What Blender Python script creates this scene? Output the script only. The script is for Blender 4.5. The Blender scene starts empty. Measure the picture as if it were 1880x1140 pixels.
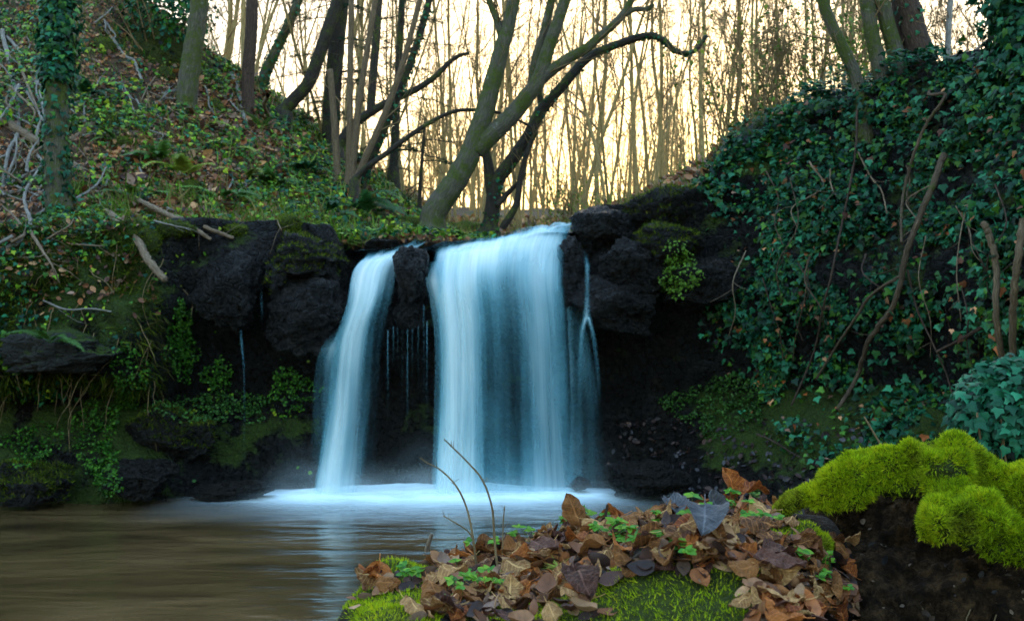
import bpy, math, random
import numpy as np
from mathutils import Vector, Matrix
from mathutils.bvhtree import BVHTree
rng = np.random.default_rng(11); random.seed(11)
SC = bpy.context.scene; COL = SC.collection
# ------------------------------------------------------------------ camera model
F, CX, CY, HOR, CAMZ = 1806.0, 940.0, 570.0, 660.0, 1.63
PITCH = math.atan((HOR-CY)/F); SP, CP = math.sin(PITCH), math.cos(PITCH)
def P(px, py, Y):
    a = (px-CX)/F; b = (CY-py)/F
    k = Y/(CP-b*SP)
    return np.array([a*k, Y, CAMZ+(SP+b*CP)*k])
# ------------------------------------------------------------------ noise
def _h(x, y, z):
    n = (x.astype(np.int64)*374761393+y.astype(np.int64)*668265263+z.astype(np.int64)*1274126177) & 0xffffffff
    n = ((n ^ (n >> 13))*1103515245) & 0xffffffff
    n = ((n ^ (n >> 16))*2246822519) & 0xffffffff
    return ((n ^ (n >> 15)) & 0xffff)/32767.5-1
def vnoise(p):
    p = np.asarray(p, float); i = np.floor(p); f = p-i; f = f*f*f*(f*(f*6-15)+10)
    i = i.astype(np.int64); r = 0
    for a in (0, 1):
        for b in (0, 1):
            for c in (0, 1):
                w = np.where(a, f[:, 0], 1-f[:, 0])*np.where(b, f[:, 1], 1-f[:, 1])*np.where(c, f[:, 2], 1-f[:, 2])
                r = r+w*_h(i[:, 0]+a, i[:, 1]+b, i[:, 2]+c)
    return r
def fbm(p, o=4, s=1.0):
    p = np.asarray(p, float)*s; r = 0; a = 1.0
    for k in range(o):
        r = r+a*vnoise(p+k*17.3); p = p*2.03; a *= .5
    return r/1.6
def sm(a, b, x):
    t = np.clip((np.asarray(x, float)-a)/(b-a), 0, 1); return t*t*(3-2*t)
# ------------------------------------------------------------------ mesh building
class MB:
    def __init__(s): s.V = []; s.Q = {3: [], 4: []}; s.n = 0; s.C = []; s.U = []; s.B = []; s.nb = 0
    def add(s, V, F, col=None, uv=None):
        V = np.asarray(V, float).reshape(-1, 3); F = np.asarray(F, int)
        s.V.append(V); s.Q[F.shape[1]].append(F+s.n); s.n += len(V)
        if col is not None: s.C.append(np.broadcast_to(np.asarray(col, float), (len(V), 3)))
        if uv is not None: s.U.append(uv)
    def arrays(s):
        V = np.concatenate(s.V); T = [np.concatenate(s.Q[k]) for k in (3, 4) if s.Q[k]]
        return V, T
    def build(s, name, mat, parent=None, smooth=True, attrs=None):
        V, T = s.arrays()
        if s.nb == s.n and s.nb: attrs = dict(attrs or {}, bark=np.concatenate(s.B))
        o = mesh(name, V, T, mat, parent, smooth, np.concatenate(s.C) if s.C else None, np.concatenate(s.U) if s.U else None, attrs)
        return o
def make_me(name, V, T, smooth=True, col=None, uv=None, attrs=None):
    me = bpy.data.meshes.new(name); me.vertices.add(len(V)); me.vertices.foreach_set('co', np.asarray(V, np.float32).ravel())
    if not isinstance(T, list): T = [T]
    loops = np.concatenate([t.ravel() for t in T]).astype(np.int32)
    tot = np.concatenate([np.full(len(t), t.shape[1]) for t in T]); st = np.concatenate([[0], np.cumsum(tot)[:-1]])
    me.loops.add(len(loops)); me.loops.foreach_set('vertex_index', loops)
    me.polygons.add(len(tot)); me.polygons.foreach_set('loop_start', st.astype(np.int32)); me.polygons.foreach_set('loop_total', tot.astype(np.int32))
    me.polygons.foreach_set('use_smooth', np.full(len(tot), smooth))
    if col is not None:
        ca = me.color_attributes.new('col', 'FLOAT_COLOR', 'POINT')
        ca.data.foreach_set('color', np.concatenate([col, np.ones((len(col), 1))], 1).astype(np.float32).ravel())
    if uv is not None:
        ul = me.uv_layers.new(name='UVMap'); ul.data.foreach_set('uv', np.asarray(uv, np.float32)[loops].ravel())
    for k, a in (attrs or {}).items():
        a = np.asarray(a, np.float32)
        if a.ndim == 2: me.attributes.new(k, 'FLOAT_VECTOR', 'POINT').data.foreach_set('vector', a.ravel())
        else: me.attributes.new(k, 'FLOAT', 'POINT').data.foreach_set('value', a)
    me.update(calc_edges=True); me.validate()
    return me
def link(o, parent=None):
    COL.objects.link(o)
    if parent is not None:
        o.parent = parent
        o.matrix_parent_inverse = Matrix.Translation(-Vector(parent.location)) if o.get('_w', 1) else Matrix()
    return o
def mesh(name, V, T, mat, parent=None, smooth=True, col=None, uv=None, attrs=None):
    V = np.asarray(V, float)
    o = bpy.data.objects.new(name, None) if False else None
    org = np.zeros(3)
    if parent is None:
        org = np.array([(V[:, 0].min()+V[:, 0].max())/2, (V[:, 1].min()+V[:, 1].max())/2, V[:, 2].min()])
    else:
        org = np.array(parent.location)
        q = parent
        while q.parent is not None:
            q = q.parent; org = org+np.array(q.location)
    me = make_me(name, V-org, T, smooth, col, uv, attrs); me.materials.append(mat)
    o = bpy.data.objects.new(name, me); COL.objects.link(o)
    if parent is None: o.location = org
    else: o.parent = parent
    return o
def tag(o, label=None, cat=None, group=None, kind=None):
    if label: o['label'] = label
    if cat: o['category'] = cat
    if group: o['group'] = group
    if kind: o['kind'] = kind
    return o
def empty(name, loc, label, cat, group=None):
    o = bpy.data.objects.new(name, None); o.location = loc; o.empty_display_size = .1; COL.objects.link(o)
    return tag(o, label, cat, group)
def grid_faces(nu, nv):
    i = np.arange(nu*nv).reshape(nv, nu)
    return np.stack([i[:-1, :-1], i[:-1, 1:], i[1:, 1:], i[1:, :-1]], -1).reshape(-1, 4)
def catmull(pts, n):
    p = np.asarray(pts, float); m = len(p)
    q = np.vstack([2*p[0]-p[1], p, 2*p[-1]-p[-2]])
    t = np.linspace(0, m-1-1e-6, n); i = t.astype(int); f = (t-i)[:, None]
    a, b, c, d = q[i], q[i+1], q[i+2], q[i+3]
    return .5*(2*b+(c-a)*f+(2*a-5*b+4*c-d)*f*f+(3*b-a-3*c+d)*f**3)
def tube(mb, path, rad, sides=6, col=None, rough=0.0):
    p = np.asarray(path, float); n = len(p); rad = np.broadcast_to(np.asarray(rad, float), (n,))
    t = np.gradient(p, axis=0); t /= np.linalg.norm(t, axis=1)[:, None]+1e-9
    ref = np.array([0, 1, 0.]) if abs(t[0, 1]) < .8 else np.array([1., 0, 0])
    N = np.zeros_like(p); u = ref-t[0]*np.dot(ref, t[0]); u /= np.linalg.norm(u)
    for k in range(n):
        u = u-t[k]*np.dot(u, t[k]); u /= np.linalg.norm(u)+1e-9; N[k] = u
    B = np.cross(t, N); a = np.linspace(0, 2*math.pi, sides, endpoint=False)
    R = rad[:, None]*np.ones(sides)
    if rough: R = R*(1+rough*fbm(np.stack([np.cos(a)[None]*1.5+np.zeros((n, 1)), np.sin(a)[None]*1.5+np.zeros((n, 1)), np.arange(n)[:, None]*.6+np.zeros(sides)+p[0, 0]*3], -1).reshape(-1, 3), 3).reshape(n, sides))
    V = p[:, None]+R[..., None]*(np.cos(a)[None, :, None]*N[:, None]+np.sin(a)[None, :, None]*B[:, None])
    i = np.arange(n*sides).reshape(n, sides); j = np.roll(i, -1, 1)
    ln = np.concatenate([[0], np.cumsum(np.linalg.norm(np.diff(p, axis=0), axis=1))])+p[0, 0]*3.1
    bk = np.stack([rad[:, None]*np.cos(a)[None], rad[:, None]*np.sin(a)[None], ln[:, None]+np.zeros(sides)], -1).reshape(-1, 3)
    mb.B.append(np.vstack([bk, [[0, 0, ln[-1]]]])); mb.nb += n*sides+1
    mb.add(V.reshape(-1, 3), np.stack([i[:-1], j[:-1], j[1:], i[1:]], -1).reshape(-1, 4), col)
    c = mb.n-sides; mb.V.append(p[-1:]); mb.n += 1
    if col is not None: mb.C.append(np.asarray([col], float))
    k = np.arange(sides); mb.Q[3].append(np.stack([c+k, c+(k+1) % sides, np.full(sides, mb.n-1)], -1))
# ------------------------------------------------------------------ materials
def newmat(name):
    m = bpy.data.materials.new(name); m.use_nodes = True; nt = m.node_tree; nt.nodes.clear()
    return m, nt
def nd(nt, typ, ins=None, **kw):
    n = nt.nodes.new('ShaderNode'+typ)
    for k, v in kw.items(): setattr(n, k, v)
    for k, v in (ins or {}).items():
        s = n.inputs[k]
        if isinstance(v, bpy.types.NodeSocket): nt.links.new(v, s)
        else: s.default_value = v
    return n
def ramp(nt, fac, stops):
    r = nt.nodes.new('ShaderNodeValToRGB'); e = r.color_ramp.elements
    while len(e) < len(stops): e.new(.5)
    for k, (p, c) in enumerate(stops): e[k].position = p; e[k].color = (*c, 1) if len(c) == 3 else c
    nt.links.new(fac, r.inputs[0]); return r.outputs[0]
def math_(nt, op, a, b=0.0, c=None, clamp=False):
    n = nd(nt, 'Math', {0: a, 1: b}, operation=op, use_clamp=clamp)
    if c is not None: n.inputs[2].default_value = c
    return n.outputs[0]
def mixc(nt, f, a, b, mode='MIX'):
    n = nt.nodes.new('ShaderNodeMix'); n.data_type = 'RGBA'; n.blend_type = mode
    for s, v in ((n.inputs[0], f), (n.inputs[6], a), (n.inputs[7], b)):
        if isinstance(v, bpy.types.NodeSocket): nt.links.new(v, s)
        else: s.default_value = (*v, 1) if isinstance(v, tuple) and len(v) == 3 else v
    return n.outputs[2]
def out(nt, sh, vol=False):
    o = nt.nodes.new('ShaderNodeOutputMaterial'); nt.links.new(sh, o.inputs[1 if vol else 0])
def noise(nt, vec, scale, detail=6, rough=.55, dist=0):
    return nd(nt, 'TexNoise', {'Vector': vec, 'Scale': scale, 'Detail': detail, 'Roughness': rough, 'Distortion': dist}).outputs[0]
def bump(nt, h, strength, dist, normal=None):
    i = {'Height': h, 'Strength': strength, 'Distance': dist}
    if normal is not None: i['Normal'] = normal
    return nd(nt, 'Bump', i).outputs[0]
def rock_mat(name, stops, moss=0.0, moss_cols=((.010, .022, .001), (.055, .09, .003)), rough=.36, attr=False, scale=3.0, spec=.3):
    m, nt = newmat(name); pos = nd(nt, 'NewGeometry').outputs['Position']; nrm = nd(nt, 'NewGeometry').outputs['Normal']
    n1 = noise(nt, pos, scale, 10, .65); n2 = noise(nt, pos, scale*6, 8, .7); n3 = noise(nt, pos, 1.7, 5, .6, .5)
    c = ramp(nt, math_(nt, 'ADD', math_(nt, 'MULTIPLY', n1, .6), math_(nt, 'MULTIPLY', n2, .4)), stops)
    z = nd(nt, 'SeparateXYZ', {0: nrm}).outputs[2]
    if attr:
        a = nd(nt, 'Attribute', attribute_name='moss').outputs['Fac']
        mf = math_(nt, 'ADD', a, math_(nt, 'MULTIPLY', math_(nt, 'SUBTRACT', n3, .5), 2.2))
        mf = math_(nt, 'ADD', mf, math_(nt, 'MULTIPLY', z, .25))
    else:
        mf = math_(nt, 'ADD', math_(nt, 'MULTIPLY', z, .7), math_(nt, 'MULTIPLY', math_(nt, 'SUBTRACT', n3, .5), 2.4))
        mf = math_(nt, 'ADD', mf, moss-.9)
    mf = math_(nt, 'ADD', mf, math_(nt, 'MULTIPLY', math_(nt, 'SUBTRACT', n2, .5), 1.1))
    mf = nd(nt, 'MapRange', {0: mf, 1: .35, 2: .62}).outputs[0]
    mc = ramp(nt, noise(nt, pos, 55, 4, .7), [(.3, moss_cols[0]), (.72, moss_cols[1])])
    col = mixc(nt, mf, c, mc)
    h = math_(nt, 'ADD', math_(nt, 'MULTIPLY', n2, .5), math_(nt, 'MULTIPLY', noise(nt, pos, scale*22, 5, .7), .25))
    vor = nd(nt, 'TexVoronoi', {'Vector': pos, 'Scale': scale*3.2}, feature='DISTANCE_TO_EDGE').outputs[0]
    h = math_(nt, 'ADD', h, math_(nt, 'MULTIPLY', math_(nt, 'MINIMUM', vor, .12), 1.6))
    rr = nd(nt, 'MapRange', {0: n2, 1: .36, 2: .62, 3: rough-.24, 4: rough+.26}).outputs[0]; rr = math_(nt, 'ADD', rr, math_(nt, 'MULTIPLY', mf, .35), clamp=True)
    b = nd(nt, 'BsdfPrincipled', {'Base Color': col, 'Roughness': rr, 'Specular IOR Level': spec, 'Normal': bump(nt, h, 1.0, .14)})
    out(nt, b.outputs[0]); return m
WET = [(.3, (.001, .0008, .0006)), (.55, (.006, .0043, .003)), (.75, (.034, .024, .016))]
m_rock = rock_mat('wet_rock', WET, -.25)
m_rockm = rock_mat('mossy_rock', WET, .42)
m_cliff = rock_mat('cliff_rock', WET, attr=True)
m_pale = rock_mat('pale_rock', [(.3, (.006, .006, .005)), (.55, (.025, .024, .02)), (.8, (.09, .088, .072))], .8, rough=.6)
m_mossmound = rock_mat('moss_mound', [(.3, (.02, .03, .005)), (.7, (.06, .07, .012))], .9, ((.03, .045, .004), (.1, .13, .01)), rough=.8, spec=.2)
m_isl = rock_mat('island_soil', [(.3, (.006, .005, .004)), (.7, (.05, .03, .017))], -.6, ((.022, .036, .001), (.09, .12, .003)), rough=.8, scale=9, attr=True)
def soil_mat():
    m, nt = newmat('woodland_floor'); pos = nd(nt, 'NewGeometry').outputs['Position']
    n1 = noise(nt, pos, 14, 10, .75); n2 = noise(nt, pos, 1.3, 6, .6)
    c = ramp(nt, n1, [(.3, (.02, .012, .008)), (.5, (.07, .04, .022)), (.68, (.16, .085, .045)), (.8, (.2, .13, .08))])
    mc = ramp(nt, noise(nt, pos, 30, 4, .7), [(.3, (.015, .028, .004)), (.7, (.055, .08, .01))])
    f = nd(nt, 'MapRange', {0: n2, 1: .5, 2: .62}).outputs[0]
    b = nd(nt, 'BsdfPrincipled', {'Base Color': mixc(nt, f, c, mc), 'Roughness': .85, 'Specular IOR Level': .25, 'Normal': bump(nt, n1, 1, .08)})
    out(nt, b.outputs[0]); return m
m_soil = soil_mat()
def dark_soil():
    m, nt = newmat('root_soil'); pos = nd(nt, 'NewGeometry').outputs['Position']
    n1 = noise(nt, pos, 22, 10, .75); n2 = noise(nt, pos, 90, 5, .7)
    c = ramp(nt, n1, [(.32, (.004, .0022, .001)), (.48, (.032, .017, .007)), (.66, (.15, .082, .034))])
    b = nd(nt, 'BsdfPrincipled', {'Base Color': c, 'Roughness': .9, 'Specular IOR Level': .1, 'Normal': bump(nt, math_(nt, 'ADD', n1, math_(nt, 'MULTIPLY', n2, .5)), 1, .06)})
    out(nt, b.outputs[0]); return m
m_dsoil = dark_soil()
def bark_mat(name, stops, moss=0.0, lichen=0.0, scale=1.0):
    m, nt = newmat(name); tc = nd(nt, 'TexCoord').outputs['Object']; bv = nd(nt, 'Attribute', attribute_name='bark').outputs['Vector']
    mp = nd(nt, 'Mapping', {'Vector': bv, 'Scale': (34*scale, 34*scale, 5*scale)}).outputs[0]
    n1 = noise(nt, mp, 1, 9, .7, .4); n2 = noise(nt, tc, 3.1, 8, .72, .3); n3 = noise(nt, tc, 34, 5, .65)
    vo = nd(nt, 'TexVoronoi', {'Vector': nd(nt, 'Mapping', {'Vector': bv, 'Scale': (52*scale, 52*scale, 7*scale)}).outputs[0], 'Scale': 1.0}, feature='DISTANCE_TO_EDGE').outputs[0]
    crack = math_(nt, 'MINIMUM', math_(nt, 'MULTIPLY', vo, 4.0), 1.0); n1 = math_(nt, 'MULTIPLY', n1, math_(nt, 'ADD', .68, math_(nt, 'MULTIPLY', crack, .36)))
    c = ramp(nt, n1, stops)
    if moss:
        f = nd(nt, 'MapRange', {0: math_(nt, 'ADD', n2, math_(nt, 'MULTIPLY', n3, .35)), 1: .9-moss, 2: 1.02-moss}).outputs[0]
        c = mixc(nt, f, c, ramp(nt, n3, [(.3, (.025, .035, .006)), (.7, (.075, .095, .012))]))
    if lichen:
        f = nd(nt, 'MapRange', {0: noise(nt, tc, 6, 6, .7, .8), 1: .72-lichen*.3, 2: .76-lichen*.3}).outputs[0]
        c = mixc(nt, math_(nt, 'MULTIPLY', f, .6), c, (.24, .27, .22))
    b = nd(nt, 'BsdfPrincipled', {'Base Color': c, 'Roughness': .8, 'Specular IOR Level': .2, 'Normal': bump(nt, n1, 1.0, .035)})
    out(nt, b.outputs[0]); return m
m_bark = bark_mat('grey_green_bark', [(.3, (.05, .045, .032)), (.7, (.15, .13, .09))], .28, .3)
m_barkb = bark_mat('brown_bark', [(.3, (.035, .022, .016)), (.7, (.11, .068, .047))], .12)
m_barkd = bark_mat('dark_bark', [(.3, (.018, .014, .011)), (.7, (.06, .046, .034))], .22)
m_hazel = bark_mat('hazel_bark', [(.3, (.09, .06, .035)), (.7, (.22, .15, .085))], .08)
m_wood = bark_mat('tan_dead_wood', [(.3, (.12, .08, .05)), (.7, (.32, .23, .15))], .05)
m_grey = bark_mat('grey_dead_wood', [(.3, (.16, .14, .12)), (.7, (.36, .33, .29))], .0)
m_far = bark_mat('slim_tree_bark_glow_tint', [(.3, (.2, .135, .05)), (.7, (.5, .35, .14))], .14, .15)  # bark lightened to gold: the backlit glow is put into its colour
m_farw = bark_mat('far_wood_bark_glow_tint', [(.3, (.3, .18, .06)), (.7, (.55, .37, .14))], .0)  # golden tan paints the low sun's glow into the distant wood
m_twig = bark_mat('twig_bark', [(.3, (.14, .09, .04)), (.7, (.34, .23, .11))])
def leaf_mat(name, rough=.5, trans=.35, spec=.4, vein=True):
    m, nt = newmat(name); c = nd(nt, 'Attribute', attribute_name='col').outputs['Color']; pos = nd(nt, 'NewGeometry').outputs['Position']
    n = noise(nt, pos, 45, 5, .7)
    c2 = mixc(nt, math_(nt, 'MULTIPLY', nd(nt, 'MapRange', {0: n, 1: .35, 2: .7}).outputs[0], .5), c, (.0, .0, .0), 'MIX') if vein else c
    b = nd(nt, 'BsdfPrincipled', {'Base Color': c2, 'Roughness': rough, 'Specular IOR Level': spec})
    t = nd(nt, 'BsdfTranslucent', {'Color': c2})
    out(nt, nd(nt, 'MixShader', {0: trans, 1: b.outputs[0], 2: t.outputs[0]}).outputs[0]); return m
m_leaf = leaf_mat('living_leaf', .5, .3, .2, False)
m_ivy = leaf_mat('ivy_leaf', .45, .15, .16, False)
m_litter = leaf_mat('dead_leaf', .62, .15, .35, True)
m_mossb = leaf_mat('moss_blade', .7, .4, .15, False)
m_fern = leaf_mat('fern_leaf', .5, .4, .35, False)
# water
def fall_mat(name, col=(.74, .95, .97), gain=1.0):
    m, nt = newmat(name); uv = nd(nt, 'UVMap').outputs[0]; a = nd(nt, 'Attribute', attribute_name='dens').outputs['Fac']
    def sn(sx, sy, det, o):
        return noise(nt, nd(nt, 'Mapping', {'Vector': uv, 'Location': (o, o*.7, 0), 'Scale': (sx, sy, 1)}).outputs[0], 1, det, .6)
    A = sn(4.5, .2, 2, 0); B = sn(17, .3, 3, 5); C_ = sn(1.8, .5, 2, 9)
    s = math_(nt, 'ADD', math_(nt, 'MULTIPLY', A, .46), math_(nt, 'MULTIPLY', B, .24)); s = math_(nt, 'ADD', s, math_(nt, 'MULTIPLY', C_, .36))
    # denser water closes the gaps between the strands
    lo = math_(nt, 'SUBTRACT', .62, math_(nt, 'MULTIPLY', a, .62))
    f = nd(nt, 'MapRange', {0: s, 1: lo, 2: math_(nt, 'ADD', lo, .5)}, interpolation_type='SMOOTHSTEP').outputs[0]
    f = math_(nt, 'MULTIPLY', f, math_(nt, 'MINIMUM', math_(nt, 'MULTIPLY', a, 1.25*gain), .97), clamp=True)
    cc = mixc(nt, nd(nt, 'MapRange', {0: f, 1: .15, 2: .85}).outputs[0], (.24, .64, .76), (.93, .96, .92)); d = nd(nt, 'BsdfDiffuse', {'Color': cc}); t = nd(nt, 'BsdfTranslucent', {'Color': cc})
    w = nd(nt, 'MixShader', {0: .4, 1: d.outputs[0], 2: t.outputs[0]})
    tr = nd(nt, 'BsdfTransparent')
    out(nt, nd(nt, 'MixShader', {0: f, 1: tr.outputs[0], 2: w.outputs[0]}).outputs[0]); return m
m_fall = fall_mat('falling_water')
def foam_mat():
    m, nt = newmat('foam'); pos = nd(nt, 'NewGeometry').outputs['Position']; a = nd(nt, 'Attribute', attribute_name='dens').outputs['Fac']
    n = noise(nt, nd(nt, 'Mapping', {'Vector': pos, 'Scale': (1.6, 4, 2)}).outputs[0], 1.5, 5, .6)
    f = math_(nt, 'MULTIPLY', a, math_(nt, 'ADD', .45, n), clamp=True)
    d = nd(nt, 'BsdfDiffuse', {'Color': (.82, .96, .98, 1)})
    out(nt, nd(nt, 'MixShader', {0: f, 1: nd(nt, 'BsdfTransparent').outputs[0], 2: d.outputs[0]}).outputs[0]); return m
m_foam = foam_mat()
def pool_mat():
    m, nt = newmat('pool_water'); pos = nd(nt, 'NewGeometry').outputs['Position']
    n = noise(nt, nd(nt, 'Mapping', {'Vector': pos, 'Scale': (.55, 1.5, 1)}).outputs[0], 1.0, 4, .55, .6)
    n2 = noise(nt, nd(nt, 'Mapping', {'Vector': pos, 'Scale': (1.6, 4.5, 1)}).outputs[0], 1.0, 2, .5, .3)
    c = ramp(nt, n, [(.3, (.024, .015, .006)), (.52, (.07, .042, .016)), (.76, (.13, .078, .034))])
    b = nd(nt, 'BsdfPrincipled', {'Base Color': c, 'Roughness': .15, 'IOR': 1.33, 'Specular IOR Level': .32,
           'Normal': bump(nt, math_(nt, 'ADD', n, math_(nt, 'MULTIPLY', n2, .5)), .4, .12)})
    out(nt, b.outputs[0]); return m
m_pool = pool_mat()
def stream_mat():
    m, nt = newmat('stream_water'); pos = nd(nt, 'NewGeometry').outputs['Position']
    n = noise(nt, nd(nt, 'Mapping', {'Vector': pos, 'Scale': (5, 2.5, 3)}).outputs[0], 1.4, 6, .65, .4)
    c = ramp(nt, n, [(.35, (.02, .03, .035)), (.55, (.16, .22, .25)), (.75, (.6, .72, .76))])
    b = nd(nt, 'BsdfPrincipled', {'Base Color': c, 'Roughness': .25, 'IOR': 1.33, 'Normal': bump(nt, n, .6, .08)})
    out(nt, b.outputs[0]); return m
m_stream = stream_mat()
# ------------------------------------------------------------------ terrain
CURVE = np.array([(-40, 2), (-22, 6), (-14, 9.3), (-9, 10.9), (-6.3, 11.5), (-4.7, 11.8), (-3.5, 12.15), (-2.4, 12.35), (-1, 12.5), (.4, 12.5), (1.4, 12.4), (2.2, 12.2), (3.0, 11.7), (3.8, 10.8), (4.6, 9.5), (5.3, 7.6), (5.9, 5), (6.4, 0), (7, -10), (8, -40)], float)
def sdist(X, Y):
    p = np.stack([X, Y], -1); best = np.full(X.shape, 1e9); sg = np.ones(X.shape)
    for a, b in zip(CURVE[:-1], CURVE[1:]):
        ab = b-a; t = np.clip(((p-a)@ab)/(ab@ab), 0, 1); q = p-(a+t[..., None]*ab); d = np.hypot(q[..., 0], q[..., 1])
        cr = ab[0]*q[..., 1]-ab[1]*q[..., 0]
        k = d < best; best = np.where(k, d, best); sg = np.where(k, np.sign(cr), sg)
    return best*sg          # positive: behind the cliff line
def H(X, Y, fine=True):
    X = np.asarray(X, float); Y = np.asarray(Y, float); yy = Y-12.3
    s = np.clip(.02+.205*(-X), 0, 1.55)
    g = np.where(yy < 6, yy, 6+(yy-6)*.22)
    cap = np.where(yy < 6, 1.55, 1.55-.75*sm(5.5, 9.5, yy)); s = np.minimum(s, cap)
    zl = 3.05+.62*s*g-.25*sm(-5.2, -7, X)*sm(13.2, 12, Y)
    zv = 3.02+.17*np.clip(yy-2.5, 0, 55)+.02*np.clip(yy, 0, 2.5)
    zr = 3.0+.55*sm(.85, 1.3, X)+1.25*sm(2.3, 3.6, X)+.10*np.clip(yy, 0, 50)+.14*np.clip(X-4, 0, 10)
    k = .25
    z = k*np.log(np.exp(np.clip(zl/k, -50, 300))+np.exp(zv/k)+np.where(X > .6, np.exp(np.clip(zr, 0, 60)/k), 0))-.08
    z = z-.0*X
    if fine:
        q = np.stack([X.ravel(), Y.ravel(), 0*X.ravel()], -1)
        w = np.clip(np.abs(X.ravel()+.2)-.8, .15, 1)
        z = z+(.2*fbm(q, 4, .55)*w+.09*fbm(q+40, 3, 2.2)*w).reshape(X.shape)
    return z
def axis(*segs):
    r = []
    for a, b, s in segs: r.append(np.arange(a, b, s))
    return np.concatenate(r+[np.array([segs[-1][1]])])
gx = axis((-150, -40, 10), (-40, -12, 1.5), (-12, -9, .4), (-9, 7, .11), (7, 12, .5), (12, 40, 2), (40, 150, 10))
gy = axis((-100, -20, 8), (-20, 10, 1.0), (10, 20, .11), (20, 30, .3), (30, 70, 1.2), (70, 200, 8))
XX, YY = np.meshgrid(gx, gy); D = sdist(XX, YY)
hz = H(XX, YY)
hb = np.where(YY < 8, 4.5+.02*np.abs(XX), hz)
hz = np.where(YY < 11, np.minimum(hz, 6)*sm(8, 11, YY)+(1-sm(8, 11, YY))*np.clip(4.6+.1*(np.abs(XX)-6), 0, 9), hz)
TZ = -.8+(hz+.8)*sm(.75, 1.15, D)
terrain = mesh('terrain', np.stack([XX, YY, TZ], -1).reshape(-1, 3), grid_faces(len(gx), len(gy)), m_soil); tag(terrain, kind='structure')
terr_V = np.stack([XX, YY, TZ], -1).reshape(-1, 3); terr_F = grid_faces(len(gx), len(gy))
# ------------------------------------------------------------------ cliff
def cliff():
    seg = np.hypot(*np.diff(CURVE, axis=0).T); L = np.concatenate([[0], np.cumsum(seg)])
    l0 = np.interp(-11, CURVE[:8, 0], L[:8]); i5 = 16; l1 = L[i5]
    s = np.arange(l0, l1+1.5, .055)
    dense = catmull(CURVE, 2000); dl = np.concatenate([[0], np.cumsum(np.hypot(*np.diff(dense, axis=0).T))]); dl *= L[-1]/dl[-1]
    bx = np.interp(s, dl, dense[:, 0]); by = np.interp(s, dl, dense[:, 1])
    tx = np.gradient(bx); ty = np.gradient(by); ln = np.hypot(tx, ty); nx, ny = ty/ln, -tx/ln   # towards the pool
    nx = np.convolve(np.pad(nx, 12, 'edge'), np.ones(25)/25, 'valid'); ny = np.convolve(np.pad(ny, 12, 'edge'), np.ones(25)/25, 'valid')
    K = 92; rows = []
    top = H(bx-nx*1.0, by-ny*1.0, False)
    top = np.where(by < 11, np.maximum(top, 4.2*(bx > 3.5)), top)
    win = sm(-2.35, -2.0, bx)*sm(1.05, .85, bx); top = top-.42*win
    left = sm(-3.9, -4.6, bx); right = sm(1.8, 3.0, bx); mid = 1-np.maximum(left, right)
    V = []; moss = []
    zs = np.concatenate([np.linspace(0, 1, K-12), np.ones(12)]); back = np.concatenate([np.zeros(K-12), np.linspace(.12, 1, 12)])
    for t, bk in zip(zs, back):
        z = -.6+t*(top+.6-.02)
        oL = np.interp(z.ravel(), [-1, 0, .5, .85, 1.15, 1.45, 1.9, 2.6, 3.4], [.55, .4, .3, -.15, -.3, .42, .5, .3, .1])
        oM = np.interp(z.ravel(), [-1, 0, .4, .9, 1.4, 1.9, 2.3, 2.7, 3.2], [.45, .3, .1, -.25, -.42, -.25, .12, .22, .15])
        # beside the falls on the right the lower face is a deep recess above a litter slope
        oR = np.interp(z.ravel(), [-1, 0, .4, .85, 1.3, 1.7, 2.3, 3.2, 5], [1.3, 1.0, .62, .22, -.28, -.1, .1, -.05, -.6])
        o = left*oL+mid*oM+right*oR-.42*win*sm(1.9, 2.5, z)
        Vr = np.stack([bx+nx*o, by+ny*o, z], -1)
        if bk > 0:
            d = bk*1.35; X = bx+nx*(o*(1-bk)-d); Y = by+ny*(o*(1-bk)-d)
            zz = H(X, Y)-.42*win*sm(1, .5, bk); zz = np.where(by < 11, np.maximum(zz, z), zz)
            Vr = np.stack([X, Y, z*(1-sm(0, .5, bk))+(zz+.04-.16*sm(.75, 1, bk))*sm(0, .5, bk)], -1)
        V.append(Vr)
        mo = left*np.interp(z, [0, .8, 1.2, 1.5, 2.2, 3], [.55, .45, .1, .1, .62, .75])+mid*np.interp(z, [0, .7, 1, 3], [.1, .33, .02, .05])*sm(-2.2, -2.8, bx)+right*np.interp(z, [0, .35, .6, 1.2, 1.4, 3], [-.1, .1, .62, .5, .05, .2])
        moss.append(mo)
    V = np.array(V); moss = np.array(moss)
    q = V.reshape(-1, 3)
    amp = (.14*fbm(q, 3, 1.1)+.10*fbm(q+9, 3, 3.1)+.035*fbm(q+3, 3, 11)).reshape(V.shape[:2])
    blk = np.floor(fbm(q+60, 2, 1.5)*3.2).reshape(V.shape[:2])*.06
    fade = (1-back)[:, None]
    V[..., 0] += nx*(amp+blk)*fade; V[..., 1] += ny*(amp+blk)*fade; V[..., 2] += amp*.4*fade
    T = grid_faces(len(s), K)[:, ::-1]
    o = mesh('cliff', V.reshape(-1, 3), T, m_cliff, attrs={'moss': moss.ravel()}); tag(o, 'dark wet rock cliff round the pool, mossy on its left', 'cliff', kind='structure')
    return V.reshape(-1, 3), T
cl_V, cl_F = cliff()
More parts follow.
